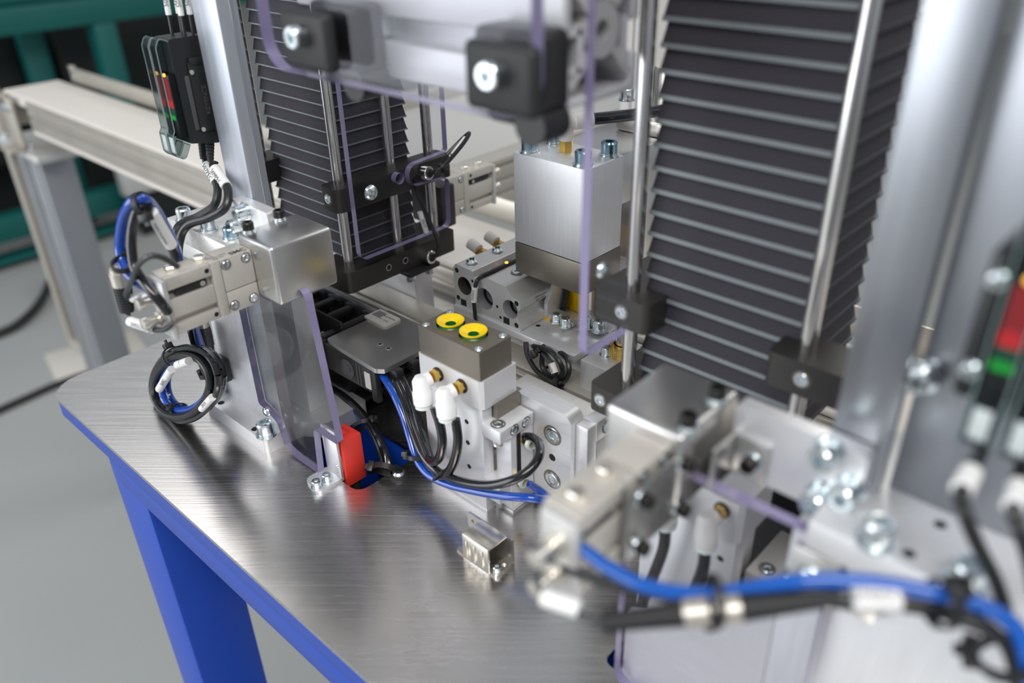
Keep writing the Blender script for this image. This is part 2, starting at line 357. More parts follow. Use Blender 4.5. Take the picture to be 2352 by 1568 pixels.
# ------------------------------------------------------------------ worktable
T = thing('worktable', 'blue steel worktable with a brushed metal top carrying the whole machine', 'table', (-300, 300, -900))
outer = rpoly([(-668, 149, 26), (330, 149, 20), (330, 470, 20), (-672, 470, 26)])
cutA = rpoly([(-480, 238, 8), (-370, 238, 8), (-370, 292, 9), (-480, 292, 9)])
cutB = rpoly([(-166, 239, 5), (-146, 239, 5), (-146, 262, 5), (-166, 262, 5)])
b = B(); b.prism(outer, 'xy', -3, 0, [cutA, cutB]); part('top_plate', b, 'plate', T)
b = B(); b.box(-654, 325, 151, 171, -22, -3.05, 1.0); b.box(-654, -634, 171, 460, -22, -3.05, 1.0); b.box(-654, 325, 440, 460, -22, -3.05, 1.0); part('rim', b, 'blue', T)
b = B(); b.box(-560, 325, 151.5, 190, -44, -22, 1.5); part('front_rail', b, 'blue', T)
b = B(); b.box(-560, -520, 190, 420, -44, -22, 1.5); part('side_rail', b, 'blue', T)
for x0, y0 in ((-575, 152), (-575, 390), (240, 152), (240, 390)):
    b = B(); b.box(x0, x0 + 55, y0, y0 + 55, -900, -22.1, 2.5); part('leg', b, 'blue', T)
b = B(); b.box(-574, -521, 207, 390, -840, -790, 2); part('foot_rail', b, 'blue', T)
b = B(); b.box(-519, 240, 395, 440, -840, -790, 2); part('foot_rail', b, 'blue', T)
b = B(); b.box(-519, 240, 240, 390, -815, -800, 2); part('lower_shelf', b, 'blue', T)
for (x0, x1, y0, y1) in ((-486, -364, 232, 298), (-172, -140, 233, 268)):
    b = B(); b.box(x0, x0 + 4, y0, y1, -190, -3.1); b.box(x1 - 4, x1, y0, y1, -190, -3.1); b.box(x0 + 3.9, x1 - 3.9, y0, y0 + 4, -189.9, -3.2); b.box(x0 + 3.9, x1 - 3.9, y1 - 4, y1, -189.9, -3.2); b.box(x0 + .1, x1 - .1, y0 + .1, y1 - .1, -194, -190)
    part('opening_collar', b, 'blue', T)

# ------------------------------------------------------------------ conveyor behind (along x), its stand, the cross conveyor
CV = thing('conveyor', 'long cream belt conveyor running past the back of the machine', 'conveyor', (-1100, 540, -30))
b = B(); b.box(-1738, 330, 489, 590, 24, 30, 2.9, 3); b.box(-1738, 330, 495, 584, 8, 24); part('belt', b, 'belt', CV)
def railprof(y0, y1, x0, x1, z0, z1, mk='rail'):
    b = B(); s = 1 if y1 > y0 else -1; h = z1 - z0
    ys = sorted((y0, y1)); out = y0
    b.box(x0, x1, ys[0], ys[1], z1 - h * .16, z1, .8); b.box(x0, x1, min(y0 + s * 3, y1), max(y0 + s * 3, y1), z0 + h * .70, z1 - h * .16)
    b.box(x0, x1, ys[0], ys[1], z0 + h * .48, z0 + h * .70, .8); b.box(x0, x1, min(y0 + s * 4, y1), max(y0 + s * 4, y1), z0 + h * .40, z0 + h * .48)
    b.box(x0, x1, ys[0], ys[1], z0, z0 + h * .40, .8); return b
part('side_rail', railprof(486, 496, -1630, 330, -26, 24), 'rail', CV)
part('side_rail', railprof(593, 583, -1630, 330, -26, 24), 'rail', CV)
b = B(); b.box(-1620, 330, 484, 594, -32, -26.1, 1); part('return_belt', b, 'belt', CV)
b = B(); b.box(-1690, 330, 597, 601, 32, 58, .6); b.box(-1690, -1672, 596, 603, 56, 61, .6); part('guide_rail', b, 'rail', CV)
b = B(); b.cyl((-1668, 596.5, 44), (-1668, 592, 44), 4, n=12); part('guide_rail_screw', b, 'zinc', CV)
b = B(); b.box(-1790, -1745, 500, 575, -40, 18, 3); b.cyl((-1738, 480, 10), (-1738, 600, 10), 13, n=16); part('drive_head', b, 'cast', CV)
b = B(); b.box(-1745, -1690, 480, 486, -70, 20, 2); b.box(-1745, -1690, 455, 486, -76, -70, 2); part('end_bracket', b, 'cast', CV)
for k in range(3): screw(CV, (-1735 + 18 * k, 480, 2), (0, -1, 0), 6, 'pan', 'bracket_screw')
CS = thing('conveyor_stand', 'grey aluminium profile stand with a flat head plate under the conveyor end', 'stand', (-1730, 540, -900))
b = B(); b.box(-1850, -1640, 480, 560, -92, -77, 3); part('head_plate', b, 'anod_d', CS)
b = B()
for x0, x1 in ((-1800, -1778), (-1772, -1708), (-1702, -1680)): b.box(x0, x1, 494, 556, -900, -92.1, 2)
b.box(-1796, -1684, 498, 552, -900, -92.1); part('post', b, 'greyrail', CS)
b = B(); b.box(-1895, -1873, 500, 522, -560, 10, 2); b.box(-1895, -1790, 500, 522, -580, -556, 2); part('strut', b, 'cast', CS)
for px in (-1830, -1700): screw(CS, (px, 492, -77), (0, 0, 1), 8, 'cap', 'stand_screw')
CC = thing('cross_conveyor', 'beige aluminium profile conveyor crossing behind the pneumatic slide', 'conveyor', (-600, 900, 20))
b = B(); b.box(-675, -645, 600, 2200, 62, 70, 2)
for z0, z1 in ((46, 60), (30, 42), (12, 26)): b.box(-672, -646, 640, 2200, z0, z1, 1)
b.box(-672, -650, 640, 2200, 12, 62); part('side_profile', b, 'rail', CC)
b = B(); b.box(-960, -676, 640, 2200, 46, 52); part('belt', b, 'wallm', CC)
b = B(); b.box(-990, -962, 640, 2200, 12, 70, 2); part('side_profile', b, 'rail', CC)

# teal machine frame far left, dark machine inside it
TM = thing('machine_frame', 'teal painted steel machine frame far left behind the conveyor', 'machine', (-3300, 900, -900))
def yz(name, y0, y1, z0, z1, mk, x0=-3380, x1=-3300):
    b = B(); b.box(x0, x1, y0, y1, z0, z1, 4); return part(name, b, mk, TM)
P0 = (-3300.0, 973.4, -98.6); P1 = (-3300.0, 1000.6, -11.0)
yz('top_beam', -300, 2200, P0[2], P1[2], 'teal')
yz('top_ledge', -300, 2200, P1[2] + 4, P1[2] + 60, 'teal', -3420, -3330)
Q0 = (-3300.0, 1294.9, -197.0); Q1 = (-3300.0, 1375.0, -209.0)
yz('post', Q0[1], Q1[1], -880, P0[2] - 1, 'teal')
yz('post', 2080, 2200, -880, P0[2] - 1, 'teal'); yz('post', -300, -180, -880, P0[2] - 1, 'teal')
R0 = (-3300.0, 848.0, -796.9); R1 = (-3300.0, 875.3, -706.3)
yz('lower_beam', -180, Q0[1] - 1, R0[2], R1[2], 'teal'); 
yz('inner_post', (-3500.0, 1096.1, -189.2)[1], (-3500.0, 1181.7, -202.0)[1], -880, P0[2], 'teal', -3560, -3500)
yz('foot_plate', -180, Q0[1] - 1, -880, -858, 'teal')
yz('back_panel', -300, 2200, -880, P1[2] + 50, 'darkm', -3900, -3860)
b = B(); b.box(-3858, -3600, 700, 1100, -600, -100, 5); b.box(-3858, -3600, 1250, 1500, -880, 60, 5); part('drive_box', b, 'darkm', TM)
CB = thing('control_box', 'plain grey box beyond the conveyor, half hidden behind the aluminium post', 'box', (-2700, 1200, -900))
q0 = (-3200.0, 1211.4, -607.6); q = (-3200.0, 1210.8, -721.6)
b = B(); b.box(-3260, -3200, q0[1], q0[1] + 330, q[2], q0[2], 6); part('housing', b, 'anod_d', CB)
b = B(); b.box(-3255, -3225, q0[1] + 40, q0[1] + 290, -900, q[2] - 1); part('plinth', b, 'darkm', CB)
b = B(); b.cyl((-3200, q0[1] + 230, q0[2] - 60), (-3190, q0[1] + 230, q0[2] - 60), 14); part('knob', b, 'black', CB)
KS = thing('caster', 'black caster wheel on the floor behind the aluminium stand', 'wheel', (-3000.3, 865.4, -900.0))
c = Vector((-2941.9, 853.0, -860.0)); b = B(); b.cyl(c + Vector((0, -14, 0)), c + Vector((0, 14, 0)), 40, n=28); part('wheel', b, 'rubber', KS)
b = B(); b.box(c.x - 30, c.x + 30, c.y - 20, c.y - 15, c.z, c.z + 75, 2); b.box(c.x - 30, c.x + 30, c.y + 15, c.y + 20, c.z, c.z + 75, 2); b.box(c.x - 40, c.x + 40, c.y - 30, c.y + 30, c.z + 75, c.z + 82, 2); part('fork', b, 'cast', KS)
b = B(); P = [(-2301.6, 345.1, -893.0), (-2312.5, 460.9, -893.0), (-2319.3, 558.8, -893.0), (-2304.2, 665.6, -893.0)]; b.tube(P, 12, 8); tag(part('floor_cable', b, 'rubber', None, P[1]), 'black cable lying across the floor just beyond the table corner', 'cable')
b = B(); P = [(-2764.3, 509.4, -885.0), (-2782.4, 606.8, -885.0), (-2892.3, 724.6, -880.0), (-3017.3, 828.4, -840.0), (-3018.6, 889.8, -760.0)]; b.tube(P, 14, 8); tag(part('hanging_cable', b, 'rubber', None, P[1]), 'black cable rising from the floor to the aluminium stand', 'cable')
t0, t1, t2 = (-2537.4, 591.7, -898.0), (-2501.5, 764.5, -898.0), (-2336.4, 554.3, -898.0)
b = B(); v = Vector(t1) - Vector(t0); w = Vector(t2) - Vector(t0); cc = Vector(t0) + v * .75 + w * .5; b.obox(cc, v, w, (0, 0, 1), v.length * .75, w.length * .5, 1.5, .5); tag(part('floor_plate', b, 'tile', None, cc), 'pale rectangular plate on the grey floor at the foot of the stand', 'plate')

# ------------------------------------------------------------------ columns (left, right): base, web, shelf, upright
LC = thing('support_column', 'machined aluminium support column bolted to the left end of the table', 'column', (-494, 235, 0))
b = B(); b.prism(rpoly([(-536, 219.5, 4), (-452.5, 219.5, 4), (-452.5, 250, 4), (-436, 262, 6), (-436, 300, 4), (-536, 300, 4)]), 'xy', 0.02, 13); part('base_plate', b, 'alux', LC)
b = B(); b.prism(rpoly([(-530, 13.02, 0), (-451, 13.02, 0), (-451, 131.9, 0), (-530, 131.9, 0)]), 'xz', 236.5, 245); part('web_plate', b, 'alu', LC)
b = B(); b.box(-530, -430, 222.6, 271.5, 146.5, 161, 1.0); b.box(-530, -480, 226, 271, 132, 146.4, 1.0); part('shelf_plate', b, 'aluy', LC)
b = B(); b.prism(rpoly([(-467, 161.02, 0), (-426.2, 161.02, 0), (-426.2, 184.6, 2), (-467, 184.6, 2)]), 'xz', 239, 246.9); part('upright_plate', b, 'alu', LC)
b = B(); b.box(-530, -456, 262, 280, 13.02, 131.9, .6); part('back_plate', b, 'alu', LC)
screw(LC, (-457.6, 225.4, 13.0), (0, 0, 1), 8); screw(LC, (-532.4, 230.8, 13.0), (0, 0, 1), 8)
hole(LC, (-519.0, 224.9, 13.0), (0, 0, 1), 2.6); hole(LC, (-469.4, 223.5, 13.0), (0, 0, 1), 2.8)
screw(LC, (-487.1, 230.1, 161.0), (0, 0, 1), 6.6); screw(LC, (-514.7, 228.1, 161.0), (0, 0, 1), 6.6); screw(LC, (-461.6, 231.5, 161.0), (0, 0, 1), 6, 'capblue')
screw(LC, (-449.9, 239.0, 180.3), (0, -1, 0), 6.4); screw(LC, (-460.5, 239.0, 168.7), (0, -1, 0), 6.4)
hole(LC, (-448.8, 239.0, 174.6), (0, -1, 0), 2.3)
LP = thing('vertical_post', 'tall flat aluminium post beside the left bellows', 'post', (-468, 258, 161))
b = B(); b.box(-483, -454.6, 247, 255.6, 161.02, 470, .8); part('post_tube', b, 'post_light', LP)
b = B(); b.box(-529, -483.5, 271.6, 277, 134, 470, .8); part('mounting_plate', b, 'post_light', LP)
RC = thing('support_column', 'machined aluminium support column at the right edge, in front of the tall bellows', 'column', (-30, 255, 0))
b = B(); b.box(-82, 60, 236.5, 262, 0.02, 148.1, .8); part('web_plate', b, 'alu', RC)
b = B(); b.box(-74, 110, 227, 300, 148.2, 161, 1.0); part('shelf_plate', b, 'white_alu', RC)
b = B(); b.prism(rpoly([(-152, .03, 1), (-82.1, .03, 1), (-82.1, 99, 1), (-152, 50, 3)]), 'xz', 236.6, 240); part('lower_plate', b, 'alux', RC)
b = B(); b.box(-77, -60, 226.5, 230.4, 126, 148, .6); part('retainer_plate', b, 'sheet', RC)
b = B(); b.box(-59.3, -46, 230.5, 236.4, 126, 148, .6); part('retainer_plate', b, 'sheet', RC)
screw(RC, (-69.5, 226.5, 138), (0, -1, 0), 5, 'button', washer=False)
b = B(); b.prism(rpoly([(-115.8, 150, 2), (-64.7, 150, 2), (-64.7, 181.3, 2), (-115.8, 181.3, 2)]), 'xz', 247, 254); part('upright_plate', b, 'satin', RC)
for p in ((-78.3, 247.0, 177.4), (-77.9, 247.0, 156.8), (-68.5, 247.0, 165.4)): screw(RC, p, (0, -1, 0), 6.6)
hole(RC, (-77.5, 247.0, 161.8), (0, -1, 0), 2)
for p in ((-52.3, 231.4, 161.0), (-24.0, 231.3, 161.0)): screw(RC, p, (0, 0, 1), 7)
for p in ((-39.0, 254.4, 161.0), (-41.9, 233.3, 161.0)): hole(RC, p, (0, 0, 1), 2.2)
RP = thing('vertical_post', 'tall aluminium post to the right of the right bellows', 'post', (-71, 258, 161))
b = B(); b.box(-81.5, -61.5, 254.6, 262, 161.02, 470, .8); part('post_tube', b, 'post', RP)
RM = thing('mounting_plate', 'wide satin aluminium plate behind the right sensor amplifiers', 'plate', (10, 266, 161))
b = B(); b.box(-60, 110, 262.6, 270, 161.05, 470, .8); part('panel', b, 'post', RM)
screw(RM, (-58.8, 262.6, 209.9), (0, -1, 0), 7, 'pan')

# ------------------------------------------------------------------ lift actuators with bellows
def lift(nm, label, xl, xr, pitch, barside, zoff):
    L = thing('lift_actuator', label, 'actuator', ((xl + xr) / 2, 370, 86))
    bx0, bx1, by0, by1 = xl + 4, xr - 5, 336, 402
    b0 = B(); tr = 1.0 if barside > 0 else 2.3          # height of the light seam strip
    def ringbox(b, x0, x1, y0, y1, z0, x2, x3, y2, y3, z1):
        t = bmesh.new(); a = [t.verts.new(p) for p in ((x0, y0, z0), (x1, y0, z0), (x1, y1, z0), (x0, y1, z0))]; c = [t.verts.new(p) for p in ((x2, y2, z1), (x3, y2, z1), (x3, y3, z1), (x2, y3, z1))]
        for i in range(4): t.faces.new((a[i], a[(i + 1) % 4], c[(i + 1) % 4], c[i]))
        t.faces.new(a[::-1]); t.faces.new(c); b._add(t)
    ringbox(b0, bx0, bx1, by0, by1, 0, bx0 + 1.6, bx1 - 1.6, by0 + 1.6, by1 - 1.6, pitch - tr)
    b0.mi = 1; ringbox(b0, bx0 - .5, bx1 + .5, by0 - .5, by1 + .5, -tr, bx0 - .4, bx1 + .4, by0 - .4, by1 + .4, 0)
    if barside < 0:                               # right bellows: strip coloured dark on the sides, painting their shade
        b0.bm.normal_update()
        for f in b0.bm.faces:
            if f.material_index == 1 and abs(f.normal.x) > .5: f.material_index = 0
    me = b0.mesh('bellows_fold', (0, 0, 0)); me.materials.append(M['bellow']); me.materials.append(M['bellow_edge'])
    z = 104.5 + zoff
    while z < 420:
        o = bpy.data.objects.new('bellows_fold', me); COL.objects.link(o); o.parent = L; o.location = Vector((0, 0, z)) * S - worldloc(L); z += pitch
    for x, y in ((xl, 330), (xr, 330)) + (((xr, 378), (xr, 417)) if barside > 0 else ((xl, 378), (xl, 417))):
        b = B(); b.cyl((x, y, 90), (x, y, 470), 4, n=20); part('guide_rod', b, 'chrome', L)
    if barside > 0: sb = (xr - 25, xr + 13); fl = (xl - 12, xl + 14)
    else: sb = (xl - 19, xl + 18); fl = (xr - 14, xr + 27)
    b = B(); b.prism(rrect(sb[0], sb[1], 318, 430, 5), 'xy', 86, 103); part('bottom_bar', b, 'blackalu', L)
    cz = 150 if barside > 0 else 147
    fb = (sb[0] + 18, sb[1]) if barside > 0 else (sb[0], sb[1])
    b = B(); b.prism(rrect(fb[0], fb[1], 318, 430, 4.5), 'xy', cz, cz + 17.5); part('middle_bar', b, 'blackalu', L)
    b = B(); b.prism(rrect(fl[0], fl[1], 318, 345, 4), 'xy', cz, cz + 17.5); part('rod_clamp', b, 'blackalu', L)
    screw(L, ((fl[0] + fl[1]) / 2 - 2, 318, cz + 9), (0, -1, 0), 4.6, 'flush'); screw(L, ((fb[0] + fb[1]) / 2 - (1 if barside > 0 else -2), 318, cz + 9), (0, -1, 0), 4.6, 'flush')
    screw(L, (sb[0] + 9, 318, 95), (0, -1, 0), 4.6, 'flush')
    return L
LL = lift('l', 'dark bellows lift actuator with steel rods on the left, behind the notched clear panel', -580, -480, 9.6, 1, 0)
RL = lift('r', 'large dark ribbed bellows lift actuator filling the right half', -222, -124, 11.6, -1, 0)
b = B(); b.box(-474, -460, 372, 404, 82, 85.9, .8); part('stop_plate', b, 'black', LL)
for y in (378, 398): screw(LL, (-467, y, 82), (0, 0, -1), 5)
for y in (345, 362): hole(LL, (-466.9, y + 12, 95), (1, 0, 0), 2.2)

# sheet metal covers in front of each lift
def cover(x0, x1, label):
    t = thing('sheet_cover', label, 'cover', ((x0 + x1) / 2, 238, 142))
    b = B(); b.box(x0, x1, 217, 259, 142, 179, 2.2, 3); part('shell', b, 'sheet', t); return t
t = cover(-426, -390, 'bright bent sheet metal box beside the left bellows with two black screws on top')
for p in ((-421.9, 223.3, 179.0), (-424.6, 246.3, 179.0)): screw(t, p, (0, 0, 1), 4.5, 'black')
t = cover(-155.7, -120.4, 'bent sheet metal box in front of the right bellows with two black screws on top')
for p in ((-123.0, 224.4, 179.0), (-124.4, 247.4, 179.0)): screw(t, p, (0, 0, 1), 4.5, 'black')
b = B(); b.box(-115, -113.2, 230, 246.9, 150, 169, .4); b.box(-113.1, -99.1, 245, 246.95, 150.5, 169, .4); part('flange', b, 'sheet', t)
screw(t, (-105, 245, 160), (0, -1, 0), 4.2, 'black')
b = B(); b.box(-123, -121.7, 186.5, 226, 139, 170, .4); b.box(-125, -122.9, 186.4, 189, 139.1, 169.9, .4); part('side_plate', b, 'plate_grey', t)
for y, z in ((193, 166), (220, 166), (193, 143.5), (220, 144)): screw(t, (-121.7, y, z), (1, 0, 0), 3.8, 'black')

# ------------------------------------------------------------------ pneumatic slides
def slide(label, xf, ya, yb, z0, z1, d=18, mk='anod', q=1.0):
    """ya = sensor end, yb = table end (may lie either way along y)"""
    s = 1 if yb > ya else -1; t = thing('pneumatic_slide', label, 'cylinder', (xf - d / 2, (ya + yb) / 2, z0)); sp = ya + s * 36 * q; d *= q
    Y = lambda a, c: (min(a, c), max(a, c))
    b = B(); b.box(xf - d, xf - 4, *Y(ya, sp), z0, z1, .8); b.box(xf - 5, xf, *Y(ya, sp - s * 6), z1 - 7.5, z1 - .05, .7); b.box(xf - 5, xf, *Y(ya, sp - s * 6), z0 + .05, z0 + 6.5, .7)
    b.box(xf - 5, xf - .4, *Y(ya, sp - s * 6), z0 + 10, z1 - 13, .7); b.box(xf - 5, xf, *Y(sp - s * 5.9, sp), z0 + .05, z1 - .05, .5); part('body', b, mk, t)
    b = B(); b.box(xf - d, xf, *Y(sp + s * .3, yb), z0 + 14, z1, .7); b.box(xf - d, xf, *Y(sp + s * .3, yb), z0, z0 + 13.6, .7); part('table_block', b, mk, t)
    b = B(); b.box(xf - d + 1, xf + 1, *Y(ya - s * 3, ya - s * .1), z0 - 2, z1 - 1, .6); part('end_plate', b, 'anod_d', t)
    b = B(); b.box(xf - 4, xf - .8, *Y(ya + s * 4, sp - s * 9), z1 - 12, z1 - 8.3, .8); part('position_sensor', b, 'black', t)
    b = B(); b.cyl((xf - 1, sp - s * 12, z1 - 10.2), (xf - .5, sp - s * 12, z1 - 10.2), 1.6, n=12); part('sensor_screw', b, 'nickel', t)
    for y, z in ((sp + s * 3.5, z1 - 4), (yb - s * 4, z1 - 4), (sp + s * 3.5, z0 + 4.5), (yb - s * 4, z0 + 4.5)): screw(t, (xf, y, z), (1, 0, 0), 3.4, 'flush')
    for y, z in ((sp - s * 8.5, z1 - 3.6), (sp + s * 17, z1 - 4.5), (sp - s * 8.5, z0 + 3.4), (sp + s * 17, z0 + 4.5)): hole(t, (xf, y, z), (1, 0, 0), 1.5)
    for y in (ya + s * 8, ya + s * 25): screw(t, (xf - d * .5, y, z1), (0, 0, 1), 4.4, 'hex', 'hex_plug')
    for z in (z0 + 10, z1 - 12):
        b = B(); b.lathe([(4.4, 0), (4.4, 3), (2.6, 3.2), (2.6, 9), (3.6, 9.2), (3.6, 12), (0, 12.6)], (xf - d * .45, ya - s * 3, z), (0, -s, 0), n=14); part('stroke_adjuster', b, 'nickel', t)
    return t
SL = slide('beige pneumatic slide cylinder with cables at its end, fixed to the left sheet metal box', -412, 164, 216.9, 138, 172.5, q=.905)
text(SL, 'SMC', (-415, 210, 172.5), (0, 1, 0), (-1, 0, 0), 5.4, 'ink', bold=.15)
for k, tt in enumerate(('MXS12-20AS', '0.7MPa')): text(SL, tt, (-418 + 3 * k, 198, 172.5), (0, 1, 0), (-1, 0, 0), 2.2, 'ink')
S2 = slide('beige pneumatic slide cylinder behind the notched clear panel, above the conveyor', -500, 509, 446, 97, 133)
b = B(); b.box(-522, -482.5, 430.1, 446, 99, 136, 2); part('table_bracket', b, 'blackalu', S2)
SR = slide('blurred pneumatic slide cylinder in the right foreground with blue hose at its end', -125.2, 163.4, 216.9, 137.5, 173.5, q=.905)

# ------------------------------------------------------------------ clear polycarbonate guards
def pane(name, label, pts, plane, a0, a1, holes=(), m='pc', org=None):
    t = thing(name, label, 'panel', org); b = B(); b.prism(pts, plane, a0, a1, holes, edge_mi=1); part('clear_sheet', b, [m, 'pc_edge'], t); return t
# lower left, in front of the column
g = pane('clear_guard', 'smoky clear plastic panel in front of the left column, notched over the red switch', rpoly([(-471, 128, 3), (-426, 128, 2), (-426, 149, 3), (-386, 149, 9), (-375, 41, 2.5), (-402, 41, 3), (-405.5, 1.5, 1), (-430, 1.5, 2), (-445, 5, 4), (-449, 24, 6), (-466, 30, 8), (-471, 30, 3)]), 'xz', 231, 236, (), 'pc_dark', (-425, 233, 2))
screw(g, (-461.2, 231.0, 28.1), (0, -1, 0), 4.6, 'button', washer=False); screw(g, (-464, 231, 120), (0, -1, 0), 4.6, 'button', washer=False)
# notched panel on the left lift
g = pane('clear_guard', 'clear plastic panel with a keyhole notch on the left lift actuator', rpoly([(328, 112, 6), (419, 112, 6), (420, 152, 4), (380, 155, 8), (380, 171, 8), (420, 173, 3), (421, 440, 4), (328, 440, 4)]), 'yz', -465.8, -460.5, [circ(371, 164, 4.2)], 'pc', (-463, 375, 112))
screw(g, (-460.5, 343, 161), (1, 0, 0), 6.5, 'button', washer=False)
# tall one of the right lift
g = pane('clear_guard', 'tall clear plastic panel edge standing between the vacuum head and the right bellows', rpoly([(264, 160, 4), (298, 160, 2), (298, 470, 4), (264, 470, 4)]), 'yz', -206.2, -201.6, (), 'pc', (-204, 282, 166.5))
for f in g.children[0].data.polygons:
    if f.normal.y > 0.5: f.material_index = 0          # far end left unpolished and clear
screw(g, (-201.6, 274, 202), (1, 0, 0), 4.4, 'button', washer=False)
# lower right
g = pane('clear_guard', 'large clear plastic panel low in the right foreground, in front of the right column', rpoly([(-153, 8, 8), (-153, 150, 8), (-64, 152, 4), (-64, 4, 4), (-146, 4, 6)]), 'xz', 230.5, 236, (), 'pc', (-110, 233, 4))
screw(g, (-76, 230.5, 128), (0, -1, 0), 5.5, 'button', washer=False); screw(g, (-76, 230.5, 30), (0, -1, 0), 5.5, 'button', washer=False)
# top guard, beam and clamps
g = pane('clear_guard', 'clear plastic panel with rounded corners across the top, held by black clamps', rrect(-375.5, -199.8, 277.8, 456, 15.6, 6), 'xz', 225, 231.6, (), 'pc', (-288, 228, 278))
BM = thing('aluminium_beam', 'horizontal silver aluminium profile beam at the top centre behind two black clamps', 'beam', (-292, 274, 288))
b = B(); x0, x1 = -379, -205.2; ya = 249.6; e = .12
b.box(x0, x1, ya, ya + 4.8, 304.2, 328.7, 1.4); b.box(x0, x1, ya, ya + 4.8, 277, 293.2, 1.4); b.box(x0 + e, x1 - e, ya + 8.4, ya + 12, 289.2, 308.4); b.box(x0 + e, x1 - e, ya + 2.4, ya + 10.8, 290.4, 292.8); b.box(x0 + e, x1 - e, ya + 2.4, ya + 10.8, 304.6, 307.2)
b.box(x0 + e, x1 - e, ya + .2, ya + 48, 327.6, 333.6, 1.2); b.box(x0 + e, x1 - e, ya + .2, ya + 48, 277.2, 281.4, 1.2); b.box(x0, x1, ya + 43.2, ya + 48.2, 277.1, 293.4, 1.2); b.box(x0, x1, ya + 43.2, ya + 48.2, 306, 333.7, 1.2)
b.box(x0 + e, x1 - e, ya + 37.2, ya + 40.8, 290.4, 308.4); b.box(x0 + e, x1 - e, ya, ya + 48, 373.2, 379.2, 1.2); b.box(x0, x1, ya - .1, ya + 4.8, 333.7, 379.1, 1.2)
part('profile_walls', b, 'beam_alu', BM)
b = B(); cy, cz = ya + 24, 304.8
b.lathe([(4.1, 0), (10.8, 0), (10.8, x1 - x0 - .2), (4.1, x1 - x0 - .2), (4.1, 0)], (x0 + .1, cy, cz), (1, 0, 0), n=24)
for sy, sz in ((1, 1), (1, -1), (-1, 1), (-1, -1)): b.obox(((x0 + x1) / 2, cy + sy * 13.8, cz + sz * 13.8), (1, 0, 0), (0, sy, sz), (0, -sz, sy), (x1 - x0) / 2 - .2, 7.8, 1.9)
part('profile_core', b, 'anod_d', BM)
b = B(); b.obox((-321.6, 255.6, 298.8), (1, 0, 0), (0, 1, 0), (0, 0, 1), 6.6, 4.3, 5, 1.8); part('slot_nut', b, 'zinc', BM)
def clamp(label, xc, dz, b0, b1):
    t = thing('panel_clamp', label, 'clamp', (xc, 235, 272)); b = B(); b.box(xc + b0, xc + b1, 231.7, 249.5, 279.6 + dz, 309.6 + dz, 3.8, 3); b.box(xc + b0 + 2.4, xc + b1 - 2.4, 235, 249.4, 272.4 + dz, 284.4 + dz, 3.6, 3); part('back_jaw', b, 'black', t)
    b = B(); b.box(xc - 17.5, xc + 17.5, 217.8, 224.9, 282 + dz, 307.2 + dz, 3.1, 3); part('front_jaw', b, 'rubber', t)
    b = B(); b.cyl((xc + b1 - 7.2, 232.8, 274.8 + dz), (xc + b1 - 7.2, 248.4, 274.8 + dz), 7.8, n=24); part('hinge_barrel', b, 'black', t)
    screw(t, (xc + .7, 217.8, 297 + dz), (0, -1, 0), 6.7, 'cap', washer=False); return t
clamp('black plastic panel clamp at the upper left corner of the top clear panel', -330, 1.2, -14.4, 20.4)
clamp('black plastic panel clamp with bright screw at the right end of the top beam', -210.4, 0, -26.4, 9.6)

